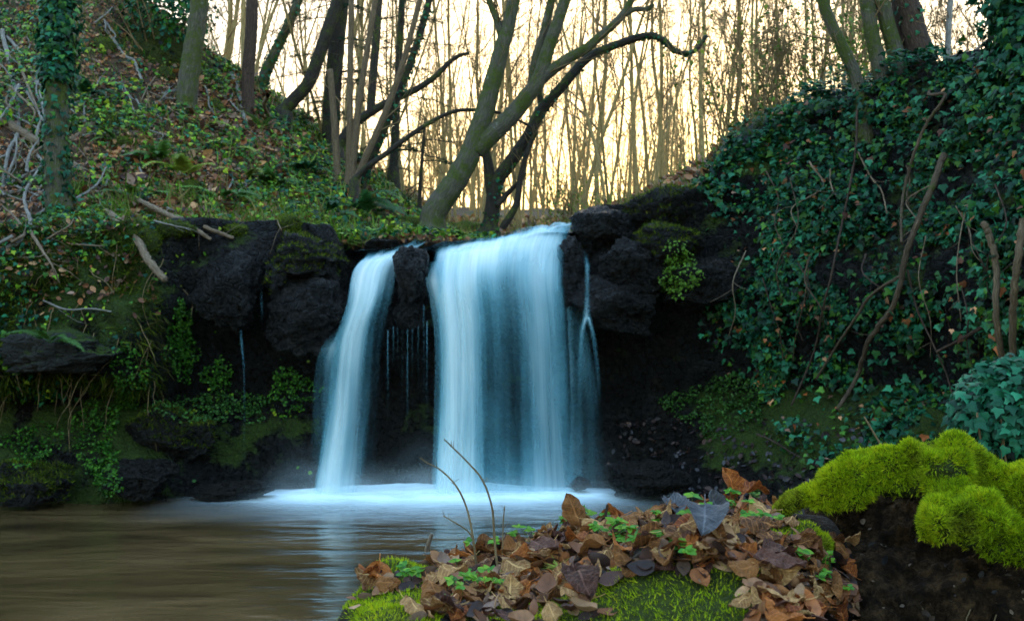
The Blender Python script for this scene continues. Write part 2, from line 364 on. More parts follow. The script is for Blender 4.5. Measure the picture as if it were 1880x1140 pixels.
# ------------------------------------------------------------------ boulders
def ico(sub):
    import bmesh
    bm = bmesh.new(); bmesh.ops.create_icosphere(bm, subdivisions=sub, radius=1)
    V = np.array([v.co[:] for v in bm.verts]); T = np.array([[v.index for v in f.verts] for f in bm.faces]); bm.free(); return V, T
ICO5 = ico(5); ICO6 = ico(6); ICO3 = ico(3)
SOLID = [(terr_V, terr_F), (cl_V, cl_F)]
def rockshape(c, size, seed, planes=22, rough=1.0, base=ICO5):
    r = np.random.default_rng(seed); v = base[0]; rad = np.ones(len(v))*1.08
    for k in range(planes):
        n = r.normal(size=3); n /= np.linalg.norm(n); d = r.uniform(.55, .95)
        dt = v@n; rad = np.where(dt > .05, np.minimum(rad, d/np.maximum(dt, .05)), rad)
    q = v*rad[:, None]
    q = q+v*(.15*fbm(v+seed, 3, 1.8)-.11*np.abs(fbm(v+seed*2, 3, 3.3))*rough+.09*fbm(v+seed*2, 4, 6)*rough+.035*fbm(v+seed, 3, 18)*rough)[:, None]
    t = v[:, 2]*4.2+1.2*fbm(v+seed*3, 3, 1.6); st_ = t-np.floor(t); lay = _h(np.floor(t).astype(int), np.full(len(v), seed), np.zeros(len(v), int))
    q = q+v*np.array([1, 1, .25])*(.075*lay*sm(0, .12, st_)*sm(1, .88, st_)-.05*(1-sm(0, .1, st_)*sm(1, .9, st_)))[:, None]
    return q*np.asarray(size)+c
MOSSY = []
def rock(px, py, w, h, Y, d, seed, label, mat=None, rot=0, name='boulder', group=None):
    k = Y/F; V = rockshape(np.zeros(3), (w*k/2*1.08, d/2, h*k/2*1.08), seed)
    a = math.radians(rot); x, z = V[:, 0].copy(), V[:, 2].copy(); V[:, 0] = x*math.cos(a)-z*math.sin(a); V[:, 2] = x*math.sin(a)+z*math.cos(a)
    V += P(px, py, Y)
    o = mesh(name, V, ICO5[1], mat or m_rock); tag(o, label, 'boulder' if name == 'boulder' else 'rock', group); SOLID.append((V, ICO5[1])); (MOSSY.append((o, V)) if mat is m_rockm else None); return o
rock(565, 478, 175, 110, 12.25, 1.3, 3, 'rounded dark boulder capped with olive moss left of the falls', m_rockm)
rock(520, 505, 95, 95, 12.05, .7, 4, 'small upright rock with a bright moss tuft against the mossy boulder', m_rockm)
rock(418, 545, 170, 175, 12.0, 1.0, 5, 'flat-faced dark rock block above the thin left trickle', None, -6)
rock(430, 468, 130, 62, 12.5, 1.0, 6, 'low wet rock where water seeps over the ledge')
rock(560, 590, 215, 180, 12.05, 1.1, 7, 'bulky black rock bulging beside the narrow left fall', None, 20)
rock(757, 515, 68, 155, 11.95, .6, 8, 'narrow black wet rock standing between the two falls')
rock(750, 575, 62, 80, 12.0, .6, 48, 'small wet rock under the dividing rock with water dripping off it')
rock(1112, 425, 115, 95, 12.35, 1.1, 9, 'squarish dark rock at the right end of the waterfall lip')
rock(1215, 395, 155, 90, 12.4, 1.2, 10, 'highest dark rock block right of the lip, skyline behind it', m_rockm, 8)
rock(1235, 455, 150, 80, 12.05, 1.0, 12, 'rock slab with a litter-covered top below the highest block', m_rockm)
rock(1165, 490, 140, 110, 12.0, 1.0, 13, 'rough dark rock under the squarish lip rock')
rock(1135, 560, 160, 120, 11.95, .9, 14, 'wet bluish black rock right of the thin right trickle')
rock(1050, 510, 75, 160, 12.2, .8, 15, 'dark rock at the right edge of the broad fall', None)
rock(1290, 520, 190, 120, 12.0, 1.0, 16, 'dark rock half under ivy right of the falls')
rock(110, 655, 250, 85, 11.0, .8, 17, 'pale grey overhanging ledge rock in the left bank', m_pale, 3)
rock(60, 890, 150, 100, 10.95, .9, 18, 'mossy rock at the waterline by the left picture edge', m_rockm)
rock(255, 880, 170, 80, 11.25, .8, 19, 'low dark rock with dead leaves at the left waterline')
rock(420, 905, 170, 42, 11.4, .6, 20, 'low black rock in the foam left of the narrow fall')
rock(1062, 890, 44, 26, 11.55, .3, 21, 'small black stone in the foam under the broad fall')
rock(1180, 880, 150, 60, 11.3, .7, 22, 'low dark rock at the right end of the foam')
rock(330, 800, 170, 110, 11.9, .8, 23, 'dark lumpy rock low in the left cliff foot', m_rockm)
rock(700, 448, 70, 32, 12.7, .6, 24, 'small flat stone in the stream just above the narrow fall')
# ------------------------------------------------------------------ ray casting from the camera
def bvh(parts):
    V = []; T = []; n = 0
    for v, t in parts:
        V += [tuple(x) for x in v]; T += [tuple(int(i)+n for i in f) for f in t]; n += len(v)
    return BVHTree.FromPolygons(V, T)
BV = bvh(SOLID); CAM = Vector((0, 0, CAMZ))
def cast(px, py, tree=None):
    d = Vector(P(px, py, 10))-CAM
    h, n, i, t = (tree or BV).ray_cast(CAM, d.normalized())
    if h is None: return None, None
    if n.dot(d) > 0: n = -n
    return np.array(h), np.array(n)
# ------------------------------------------------------------------ water: pool, stream, falls
px_ = axis((-30, -10, 2), (-10, 7, .25)); py_ = axis((-40, 0, 4), (0, 13, .25)); a, b = np.meshgrid(px_, py_)
tag(mesh('pool', np.stack([a, b, 0*a], -1).reshape(-1, 3), grid_faces(len(px_), len(py_)), m_pool), kind='structure')
def stream():
    ys = axis((12.5, 17, .06), (17, 17.5, .25)); us = np.linspace(0, 1, 60); V = []
    for y in ys:
        l = np.interp(y, [12.3, 13.5, 16, 40], [-2.1, -1.9, -1.2, .3]); r = np.interp(y, [12.3, 13.5, 16, 40], [.95, .95, .9, 1.8])
        X = l+(r-l)*us; base = np.interp(X, [-2.2, -1.3, -.9, 0, .9], [3.0, 3.04, 3.1, 3.17, 3.28])
        zz = base+.03*min(max(y-12.5, 0), 2)-.06*np.clip(y-14.5, 0, 50)
        q = np.stack([X, 0*X+y, 0*X], -1); V.append(np.stack([X, 0*X+y, zz+.05*fbm(q, 4, 2.5)], -1))
    tag(mesh('stream', np.array(V).reshape(-1, 3), grid_faces(60, len(ys)), m_stream), kind='structure')
stream()
def sheet(name, rows, dens, parent=None, nu=90, nv=130, dy=0, bulge=.2, lump=.05, seed=0, gain=1.0, mat=None):
    L = catmull([r[0] for r in rows], nv); R = catmull([r[1] for r in rows], nv); u = np.linspace(0, 1, nu)
    G = L[:, None]*(1-u[None, :, None])+R[:, None]*u[None, :, None]
    Y = G[..., 2]-bulge*np.sin(math.pi*u)[None]+dy
    V = np.zeros(G.shape)
    a = (G[..., 0]-CX)/F; b = (CY-G[..., 1])/F; k = Y/(CP-b*SP)
    V[..., 0] = a*k; V[..., 1] = Y; V[..., 2] = CAMZ+(SP+b*CP)*k
    wid = np.abs(V[nv//2, -1, 0]-V[nv//2, 0, 0]); v = np.concatenate([[0], np.cumsum(np.linalg.norm(np.diff(V[:, nu//2], axis=0), axis=1))])
    uv = np.stack([np.broadcast_to(u*wid+seed*3.7, (nv, nu)), np.broadcast_to(v[:, None]+seed, (nv, nu))], -1)
    q = np.stack([uv[..., 0]*5, uv[..., 1]*.5, 0*uv[..., 0]+seed], -1).reshape(-1, 3)
    V[..., 1] += (lump*fbm(q*[1, .5, 1], 2)).reshape(nv, nu)
    if nu > 50: V[..., 2] += (.075*fbm(np.stack([u*7+seed, 0*u, 0*u], -1), 3)+.05*fbm(np.stack([u*19+seed, 0*u, 0*u], -1), 2))[None]*(np.exp(-np.linspace(0, 1, nv)*9))[:, None]
    D = np.asarray(dens, float); ui = u*(D.shape[1]-1); vi = np.linspace(0, 1, nv)*(D.shape[0]-1)
    t1 = np.array([np.interp(ui, np.arange(D.shape[1]), r) for r in D]); d = np.array([np.interp(vi, np.arange(D.shape[0]), t1[:, j]) for j in range(nu)]).T
    e = sm(0, .07, u)*sm(1, .93, u); d = d*e[None]*gain
    return mesh(name, V.reshape(-1, 3), grid_faces(nu, nv), mat or m_fall, parent, uv=uv.reshape(-1, 2), attrs={'dens': d.ravel()})
mainrows = [((806, 440, 13.1), (1064, 412, 13.4)), ((796, 450, 12.75), (1062, 420, 12.8)), ((788, 476, 12.35), (1050, 450, 12.45)), ((784, 522, 11.98), (1046, 510, 12.02)), ((793, 600, 11.82), (1053, 600, 11.85)), ((794, 740, 11.75), (1060, 740, 11.78)), ((786, 905, 11.7), (1072, 905, 11.7))]
mainD = [[.1, .05, .08, .2, .55, .8, .9, .6], [.35, .1, .08, .2, .75, 1, .7, .35], [.5, .55, .75, 1, 1.15, 1.1, .8, .3], [.5, 1.05, 1.15, 1.15, 1.15, 1.1, .92, .42], [.45, 1.05, 1.1, 1, .9, .9, .88, .45], [.35, 1, .98, .74, .64, .78, .82, .42], [.35, 1, .84, .53, .47, .7, .75, .36], [.4, .98, .78, .43, .37, .66, .7, .3], [.5, .98, .74, .38, .34, .64, .68, .26], [.6, 1, .75, .42, .38, .64, .66, .26], [.8, 1.05, .9, .64, .56, .74, .72, .36]]
wf = empty('waterfall', P(930, 905, 11.7), 'broad silky main waterfall right of the narrow black dividing rock', 'waterfall')
sheet('water_sheet', mainrows, mainD, wf, seed=1, gain=.85)
sheet('water_sheet', mainrows, mainD, wf, dy=-.14, seed=2, gain=.62, bulge=.3, lump=.1)
sheet('water_sheet', mainrows, mainD, wf, dy=.12, seed=3, gain=.7, bulge=.1)
sheet('side_spray', [((782, 480, 12.0), (820, 480, 12.0)), ((778, 512, 11.9), (822, 520, 11.9)), ((788, 560, 11.85), (830, 570, 11.85)), ((796, 650, 11.8), (835, 650, 11.8)), ((790, 890, 11.7), (835, 890, 11.7))], [[.2, .5, .3], [.5, .7, .5], [.5, .6, .5], [.4, .5, .5], [.5, .6, .6]], wf, nu=24, seed=4, bulge=.05)
sheet('right_wisp', [((1035, 500, 12.0), (1075, 540, 12.0)), ((1040, 600, 11.9), (1085, 620, 11.9)), ((1045, 740, 11.8), (1100, 740, 11.8)), ((1040, 900, 11.7), (1115, 900, 11.7))], [[.3, .3, .1], [.5, .42, .3], [.45, .4, .28], [.5, .45, .25]], wf, nu=40, seed=5, bulge=.05)
lrows = [((686, 450, 13.0), (796, 440, 13.0)), ((668, 470, 12.6), (768, 455, 12.6)), ((644, 500, 12.25), (738, 482, 12.2)), ((632, 560, 11.95), (724, 545, 11.92)), ((606, 640, 11.85), (712, 612, 11.85)), ((592, 760, 11.78), (704, 760, 11.78)), ((572, 905, 11.7), (690, 905, 11.7))]
lD = [[.12, .2, .25, .35, .3], [.3, .3, .4, .65, .55], [.8, 1.1, 1.1, 1, .7], [.65, 1.1, 1.1, .85, .45], [.5, 1, .95, .6, .4], [.45, .95, .8, .48, .32], [.45, .9, .72, .4, .22], [.5, .95, .72, .36, .18], [.7, 1, .8, .45, .25]]
wl = empty('waterfall', P(640, 905, 11.7), 'narrow waterfall left of the black dividing rock, leaning to the left', 'waterfall')
sheet('water_sheet', lrows, lD, wl, nu=60, seed=6, gain=.85)
sheet('water_sheet', lrows, lD, wl, nu=60, seed=7, gain=.62, dy=-.12, bulge=.25, lump=.08)
sheet('side_spray', [((612, 605, 11.9), (640, 600, 11.9)), ((588, 640, 11.85), (628, 640, 11.85)), ((574, 700, 11.8), (622, 700, 11.8)), ((560, 900, 11.7), (625, 900, 11.7))], [[.1, .3, .3], [.35, .55, .5], [.25, .4, .45], [.2, .4, .5]], wl, nu=30, seed=8, bulge=.05)
def trickle(rows, dens, label, seed, nu=12):
    o = sheet('water_trickle', rows, dens, None, nu=nu, nv=80, seed=seed, bulge=.03, lump=.02)
    return tag(o, label, 'trickle')
t = empty('water_trickle', P(1080, 880, 11.6), 'thin trickle right of the broad fall, splitting in two at a rock', 'trickle')
sheet('upper_thread', [((1066, 462, 11.85), (1078, 458, 11.85)), ((1072, 490, 11.55), (1084, 488, 11.55)), ((1072, 540, 11.45), (1084, 540, 11.45)), ((1068, 585, 11.4), (1086, 585, 11.4))], [[.05, .2, .05], [.3, .6, .3], [.25, .5, .25], [.4, .75, .4]], t, nu=10, nv=40, seed=20, bulge=.02, lump=.02, gain=.8)
sheet('lower_thread', [((1070, 582, 11.4), (1082, 582, 11.4)), ((1062, 620, 11.35), (1074, 620, 11.35)), ((1058, 720, 11.3), (1072, 720, 11.3)), ((1056, 890, 11.3), (1074, 890, 11.3))], [[.45, .75, .45], [.35, .5, .3], [.2, .36, .2], [.18, .3, .14]], t, nu=10, nv=60, seed=21, bulge=.02, lump=.02, gain=.85)
sheet('lower_thread', [((1074, 582, 11.4), (1086, 582, 11.4)), ((1084, 620, 11.35), (1096, 624, 11.35)), ((1092, 700, 11.3), (1104, 700, 11.3)), ((1098, 860, 11.3), (1116, 860, 11.3))], [[.45, .75, .45], [.3, .5, .35], [.15, .33, .28], [.05, .12, .05]], t, nu=10, nv=60, seed=22, bulge=.02, lump=.02, gain=.85)
trickle([((438, 606, 11.35), (445, 606, 11.35)), ((441, 640, 11.3), (448, 640, 11.3)), ((445, 700, 11.25), (451, 700, 11.25)), ((444, 895, 11.25), (452, 895, 11.25))], [[.1, .3, .1], [.22, .45, .22], [.16, .36, .16], [.1, .26, .1], [.08, .22, .1]], 'single thin water thread falling down the left cliff below the flat-faced block', 23)
trickle([((476, 530, 11.45), (484, 530, 11.45)), ((477, 560, 11.42), (485, 560, 11.42)), ((478, 600, 11.42), (486, 600, 11.42))], [[.03, .14, .05], [.1, .3, .1], [.02, .1, .02]], 'tiny short trickle between two dark rocks left of the falls', 24)
trickle([((276, 690, 11.3), (283, 690, 11.3)), ((276, 740, 11.3), (284, 740, 11.3)), ((275, 810, 11.3), (284, 810, 11.3))], [[.03, .14, .05], [.06, .18, .06], [.01, .06, .01]], 'faint short water thread under the left cliff overhang', 25)
dr = empty('water_trickle', P(745, 890, 11.8), 'curtain of fine drips falling under the black dividing rock', 'trickle')
for k, (x, y0, y1) in enumerate([(712, 606, 790), (722, 600, 760), (730, 602, 820), (738, 606, 770), (748, 604, 830), (757, 602, 780), (768, 600, 800), (778, 560, 860), (784, 590, 870)]):
    sheet('drip', [((x-1.8, y0, 11.62), (x+1.8, y0, 11.62)), ((x-2.5, (y0+y1)/2, 11.6), (x+2.5, (y0+y1)/2, 11.6)), ((x-2.5, y1, 11.6), (x+2.5, y1, 11.6))], [[.5, .9, .5], [.3, .55, .3], [0, .15, 0]], dr, nu=5, nv=30, seed=30+k, bulge=.0, lump=.01, gain=.5)
def foam():
    x = np.linspace(-4.2, 2.4, 170); y = np.linspace(9.4, 12.3, 110); X, Y = np.meshgrid(x, y)
    f = 0
    for c, w, a in ((-2.0, .75, 1.0), (-.55, .8, 1.25), (.25, .8, .95), (-1.2, .9, .8), (-2.9, .7, .4), (1.1, .6, .4)):
        dy = Y-11.55; f = f+a*np.exp(-((X-c)/w)**2-(dy/np.where(dy < 0, .34, .9))**2)
    g = .35*np.exp(-((X+.9)/1.9)**2-((Y-10.9)/.8)**2)
    f = np.clip(f, 0, 1.3); q = np.stack([X, Y, 0*X], -1).reshape(-1, 3)
    z = .02+.075*np.clip(f, 0, 1)**1.5*(1+.5*fbm(q, 3, 2.2).reshape(X.shape))
    e = sm(-4.2, -3.6, X)*sm(2.4, 1.8, X)*sm(9.4, 10, Y)
    d = np.clip(f*1.05+g, 0, 1)*e
    tag(mesh('foam', np.stack([X, Y, z], -1).reshape(-1, 3), grid_faces(170, 110), m_foam, attrs={'dens': d.ravel()}), 'soft white foam spreading on the pool under the falls', 'foam', kind='stuff')
foam()
def mist():
    mb = MB(); D = []
    for k, (y0, hh, x0, x1) in enumerate([(11.5, .95, -2.9, 1.5), (11.4, .7, -3.1, 1.7), (11.28, .5, -3.3, 1.8), (11.15, .34, -3.3, 1.8), (11.0, .22, -3.2, 1.6), (10.9, .14, -3.2, 1.6)]):
        u = np.linspace(0, 1, 90); v = np.linspace(0, 1, 22); U, W = np.meshgrid(u, v); X = x0+(x1-x0)*U; q = np.stack([X, W*0+k, W*2], -1).reshape(-1, 3); n = fbm(q, 3, 1.7).reshape(X.shape)
        top = hh*(.75+.6*n*0+.5*fbm(np.stack([X.ravel(), 0*X.ravel()+k*5, 0*X.ravel()], -1), 2, 1.1).reshape(X.shape)); Yc = y0+.25*(1-W)**2*-1+.1*n
        mb.add(np.stack([X, Yc, .02+W*top], -1).reshape(-1, 3), grid_faces(90, 22))
        f = np.exp(-((X+2.05)/.75)**2)+np.exp(-((X+.55)/.6)**2)*1.15+.85*np.exp(-((X-.35)/.7)**2)+.12*np.exp(-((X+1.3)/.6)**2)
        D.append((.2*np.clip(f, 0, 1)*(1-W)**2*(1-.35*(W < .02))*sm(0, .12, U)*sm(1, .88, U)*(.8+.6*n)).ravel())
    tag(mb.build('mist', m_foam, attrs={'dens': np.clip(np.concatenate(D), 0, 1)}), 'pale spray hanging over the foot of the falls', 'mist', kind='stuff')
mist()
# ================================================================== vegetation
def proj(V):
    V = np.asarray(V, float); x, y, z = V[:, 0], V[:, 1], V[:, 2]-CAMZ
    fw = y*CP+z*SP; up = -y*SP+z*CP
    return CX+F*x/fw, CY-F*up/fw
def leaf_oval(w=.32, fold=.10, curl=.25, lobes=0):
    ys = np.array([.0, .12, .3, .5, .7, .88, 1.0]); hw = np.array([.01, .6, .95, 1, .78, .4, .0])*w
    if lobes: hw = hw*(1+lobes*np.array([0, .3, -.35, .35, -.35, .3, 0]))
    V = []; T = []
    for y, h in zip(ys, hw):
        for x in (-h, 0, h): V.append((x, y, abs(x)*fold*3+curl*(y-.45)**2*(1+.8*abs(x)/w)))
    for r in range(len(ys)-1):
        a = r*3
        for k in (0, 1): T += [(a+k, a+k+1, a+k+4), (a+k, a+k+4, a+k+3)]
    return np.array(V), np.array(T)
def ivy_t(fold=.12):
    o = [(0, -.05), (-.34, -.14), (-.52, .26), (-.27, .42), (0, 1), (.27, .42), (.52, .26), (.34, -.14)]
    V = [(x, y, -fold*abs(x)-.12*y*y) for x, y in o]+[(0, .28, .05)]
    return np.array(V), np.array([(8, (k+1) % 8, k) for k in range(8)])
def round_t():
    a = np.linspace(0, 2*math.pi, 6, endpoint=False)
    V = [(math.sin(t)*.5, .5-math.cos(t)*.5, 0) for t in a]+[(0, .5, .08)]
    return np.array(V), np.array([(6, k, (k+1) % 6) for k in range(6)])
def blade_t(w=.09, bend=.25):
    V = [(-w, 0, 0), (w, 0, 0), (-w*.7, .5, bend*.25), (w*.7, .5, bend*.25), (0, 1, bend)]
    return np.array(V), np.array([(0, 1, 3), (0, 3, 2), (2, 3, 4)])
IVY, OVAL, ROUND, BLADE, NEEDLE = ivy_t(), leaf_oval(), round_t(), blade_t(), blade_t(.06, .1)
def unit(v): return v/(np.linalg.norm(v, axis=-1, keepdims=True)+1e-9)
def scatter(mb, pts, nrm, size, tmpl, cols, tip=(0, 0, -1), jn=.35, jt=.6, squash=None):
    n = len(pts); V, T = tmpl
    N = unit(unit(np.asarray(nrm, float))+rng.normal(size=(n, 3))*jn)
    t = np.broadcast_to(np.asarray(tip, float), (n, 3))+rng.normal(size=(n, 3))*jt
    t = unit(t-N*(t*N).sum(1)[:, None]); B = np.cross(t, N)
    s = np.broadcast_to(np.asarray(size, float), (n,))[:, None, None]
    W = pts[:, None]+s*(V[None, :, :1]*B[:, None]+V[None, :, 1:2]*t[:, None]+V[None, :, 2:]*N[:, None])
    k = len(V); F_ = (T[None]+(np.arange(n)*k)[:, None, None]).reshape(-1, 3)
    mb.add(W.reshape(-1, 3), F_, np.repeat(np.broadcast_to(cols, (n, 3)), k, 0))
def pal(n, cols, jit=.25, wts=None):
    c = np.array(cols, float); i = rng.choice(len(c), n, p=None if wts is None else np.array(wts)/sum(wts))
    return np.clip(c[i]*(1+jit*rng.normal(size=(n, 1)))+0*c[i], .002, .95)
IVYC = [(.003, .024, .012), (.005, .048, .023), (.010, .085, .040), (.018, .13, .06), (.034, .11, .012), (.014, .07, .017)]
LITC = [(.20, .075, .03), (.36, .16, .065), (.5, .27, .13), (.10, .042, .026), (.36, .12, .035), (.26, .15, .10)]
GRNC = [(.055, .14, .008), (.11, .23, .012), (.22, .29, .015), (.028, .10, .012)]
def samp(V, T, n):
    a, b, c = V[T[:, 0]], V[T[:, 1]], V[T[:, 2]]; cr = np.cross(b-a, V[T[:, -1]]-a); ar = np.linalg.norm(cr, axis=1)
    i = rng.choice(len(T), n, p=ar/ar.sum()); u, v = rng.random((2, n, 1))
    d = V[T[i, -1]]
    p = a[i]+(b[i]-a[i])*u+(d-a[i])*v if T.shape[1] == 4 else None
    if p is None:
        k = (u+v) > 1; u = np.where(k, 1-u, u); v = np.where(k, 1-v, v); p = a[i]+(b[i]-a[i])*u+(c[i]-a[i])*v
    return p, unit(cr[i])
# ---------- wandering limbs
def limb(p, d, L, r0, r1, seg, wob, up, rg):
    d = np.array(d, float); d /= np.linalg.norm(d); pts = [np.array(p, float)]
    for k in range(seg):
        d = d+rg.normal(size=3)*wob; d[2] += up; d /= np.linalg.norm(d); pts.append(pts[-1]+d*L/seg)
    return np.array(pts), np.linspace(r0, r1, seg+1)
def side_dir(t, ang, rg):
    v = rg.normal(size=3); v -= t*np.dot(v, t); v /= np.linalg.norm(v); return t*math.cos(ang)+v*math.sin(ang)
def twigs(mb, path, rad, rg, n, Lr, lv, start=.3, ang=(.5, 1.0), up=.06, sides=4, minr=.0028):
    m = len(path); T = np.gradient(path, axis=0); T /= np.linalg.norm(T, axis=1)[:, None]+1e-9
    for k in range(n):
        f = start+(1-start)*rg.random()*.98; i = min(int(f*(m-1)), m-2); fr = f*(m-1)-i
        p = path[i]*(1-fr)+path[i+1]*fr; r = rad[i]*(1-fr)+rad[i+1]*fr
        L = rg.uniform(*Lr)*(1.15-.6*f); rr = max(min(r*rg.uniform(.35, .6), L*.014), minr)
        pp, rd = limb(p, side_dir(T[i], rg.uniform(*ang), rg), L, rr, minr*.6, 5 if lv > 0 else 4, .16, up, rg)
        tube(mb, pp, rd, sides if lv > 0 else 3)
        if lv > 0: twigs(mb, pp, rd, rg, rg.integers(4, 7), (L*.25, L*.6), lv-1, .2, ang, up, 3, minr)
# ---------- the wood beyond the falls
def proto(seed, h, r, lean, nb, fork=False):
    rg = np.random.default_rng(seed); tb, cb = MB(), MB()
    pth, rd = limb((0, 0, -.4), (lean, rg.normal()*.04, 1), h, r, r*.18, 16, .045, .03, rg); pth = catmull(pth, 40); rd = np.interp(np.linspace(0, 1, 40), np.linspace(0, 1, 17), rd); rd[:3] *= [1.35, 1.18, 1.06]
    tube(tb, pth, rd, 8, rough=.12)
    if fork:
        i = 12; p2, r2 = limb(pth[i], (rg.choice([-1, 1])*.35, .1, 1), h*.6, rd[i]*.8, .01, 12, .06, .05, rg); tube(tb, p2, r2, 7); twigs(cb, p2, r2, rg, nb//2, (h*.06, h*.17), 1, .2)
    twigs(cb, pth, rd, rg, nb+5, (h*.06, h*.22), 2, .2, minr=.0054)
    return tb, cb
PROTO = []
WOODL = ['slim bare brown tree among the backlit trees upstream', 'slim bare tree with a forked stem in the backlit wood', 'thin leaning bare pole tree in the backlit wood']
woodpos = []
r_ = np.random.default_rng(78)
for k in range(1400):
    Y = 18.5+48*r_.random()**1.25; X = Y*(-.40+.82*r_.random()); z = float(H(np.array([X]), np.array([Y]))[0]); px, py = proj(np.array([[X, Y, z]]))
    if Y < 21 and abs(X-.2) < 1.25: continue
    if px[0] < 330 or px[0] > 1800: continue
    if X > 1.2 and Y < 17.5: continue
    if X < -1 and Y < 18.5: continue
    if any((X-a)**2+(Y-b)**2 < .55 for a, b, _ in woodpos): continue
    woodpos.append((X, Y, z))
    if len(woodpos) >= 200: break
for k in range(9):
    rr = np.random.default_rng(k+500); kind = 1 if k % 3 == 1 else (2 if k % 4 == 3 else 0)
    PROTO.append((kind,)+proto(k+100, rr.uniform(9, 14), rr.uniform(.032, .07), .28*rr.choice([-1, 1]) if kind == 2 else rr.normal()*.05, rr.integers(11, 22), kind == 1))
first = {}
for j, (X, Y, z) in enumerate(woodpos):
    k = j % 9; kind, tb, cb = PROTO[k]
    if k not in first:
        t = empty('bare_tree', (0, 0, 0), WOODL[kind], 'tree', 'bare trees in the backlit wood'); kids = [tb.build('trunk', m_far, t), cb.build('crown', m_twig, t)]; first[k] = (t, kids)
    else:
        t0, k0 = first[k]; t = t0.copy(); COL.objects.link(t); kids = []
        for c in k0: c2 = c.copy(); c2.parent = t; COL.objects.link(c2)
    s = r_.uniform(.75, 1.3); t.location = (X, Y, z); t.rotation_euler = (0, 0, r_.uniform(0, 6.28)); t.scale = (s*.95, s*.95, s)
def farwood():
    tb = MB(); rg = np.random.default_rng(5)
    for k in range(260):
        Y = rg.uniform(60, 105); X = Y*(rg.uniform(-.45, .5) if k % 3 else rg.uniform(-.1, .3)); z = float(H(np.array([X]), np.array([Y]))[0])
        h = rg.uniform(7, 14); p, r = limb((X, Y, z-.5), (rg.normal()*.12, 0, 1), h, rg.uniform(.05, .12), .02, 7, .06, .03, rg); tube(tb, p, r, 5)
        twigs(tb, p, r, rg, 14, (1.2, 3.4), 1, .08, minr=.014)
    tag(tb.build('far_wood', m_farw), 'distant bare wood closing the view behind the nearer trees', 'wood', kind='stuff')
farwood()
# ---------- traced trees
def path3(pts, Y, n=None):
    P3 = np.array([P(p[0], p[1], p[2] if len(p) > 2 else Y) for p in pts]); return catmull(P3, n or max(14, 7*len(pts)))
def stem(mb, pts, Y, r0, r1, sides=12, rough=.06, crown=None, nt=0, Lr=(.4, 1.2), lv=1, seed=0, start=.3, sink=0.0):
    p = path3(pts, Y); rg = np.random.default_rng(seed+int(pts[0][0])); n = len(p)
    if sink: p = np.vstack([p[0]-np.array([0, 0, sink]), p]); n += 1
    rd = np.linspace(r0, r1, n)*Y/F; p = p+rg.normal(size=p.shape)*(rd*.025)[:, None]
    if sink: rd[0] *= 1.9; rd[1] *= 1.5; rd[2] *= 1.18; rd[3] *= 1.06
    tube(mb, p, rd, sides, rough=rough)
    if crown is not None and nt: twigs(crown, p, rd, rg, nt, Lr, lv, start)
    return p, rd
def ivy_on(mb, p, rd, n, size, spread=.05, cols=IVYC):
    f = rng.random(n)*(len(p)-1.001); i = f.astype(int); fr = (f-i)[:, None]; c = p[i]*(1-fr)+p[i+1]*fr; r = rd[i]
    a = rng.random(n)*6.283; T = unit(np.gradient(p, axis=0))[i]; u = unit(np.cross(T, np.tile([0, 1., .01], (n, 1)))); v = np.cross(T, u)
    o = u*np.cos(a)[:, None]+v*np.sin(a)[:, None]; d = r*1.03+spread*rng.random(n)**2
    scatter(mb, c+o*d[:, None], o+np.array([0, 0, .35]), size*rng.uniform(.6, 1.2, n), IVY, pal(n, cols), jn=.4)
def tree(name, label, base, stems, mat, twigmat=m_twig, ivy=None, cat='tree', group=None, nt=7, Lr=(.4, 1.3), lv=1, ivyn=0, ivysz=.06, branches=()):
    t = empty(name, base, label, cat, group); tb, cb, ib = MB(), MB(), MB()
    for k, s in enumerate(stems):
        pts, Y, r0, r1 = s[:4]; p, rd = stem(tb, pts, Y, r0, r1, crown=cb, nt=nt, Lr=Lr, lv=lv, seed=k*7, sink=.5 if k == 0 or len(s) > 4 else 0)
        if ivyn: ivy_on(ib, p, rd, ivyn, ivysz)
    tb.build('trunk', mat, t)
    for k, (pts, Y, r0, r1) in enumerate(branches):
        b = MB(); stem(b, pts, Y, r0, r1, 8, crown=cb, nt=nt, Lr=Lr, lv=lv, seed=50+k); b.build('branch', mat, t)
    if cb.n: cb.build('crown', twigmat, t)
    if ib.n: ib.build('ivy', m_ivy, t)
    return t
def base(px, py, fallback):
    h, n = cast(px, py); return h if h is not None else P(px, py, fallback)
Yb = 15.0
tree('leaning_tree', 'big leaning tree with several mossy stems arching over the stream', P(798, 412, Yb),
     [([(792, 425), (800, 385), (838, 330), (868, 270), (890, 205), (905, 150), (922, 85), (934, 45), (950, -30)], Yb, 25, 11),
      ([(872, 275), (905, 245), (940, 212), (965, 180), (988, 148), (1003, 100), (1020, 52), (1048, -30)], Yb, 19, 10)], m_bark, nt=9, lv=1, Lr=(.5, 1.4),
     branches=[([(985, 150), (1042, 109), (1075, 90), (1103, 66), (1143, 28), (1172, -25)], Yb, 11.5, 6), ([(1143, 28), (1165, 18), (1188, 17), (1200, 8)], Yb, 6, 4), ([(978, 160), (984, 112), (1001, 52), (1018, -25)], Yb+.2, 11, 7), ([(924, 80), (915, 45), (905, 20), (890, -20)], Yb, 8, 5)])
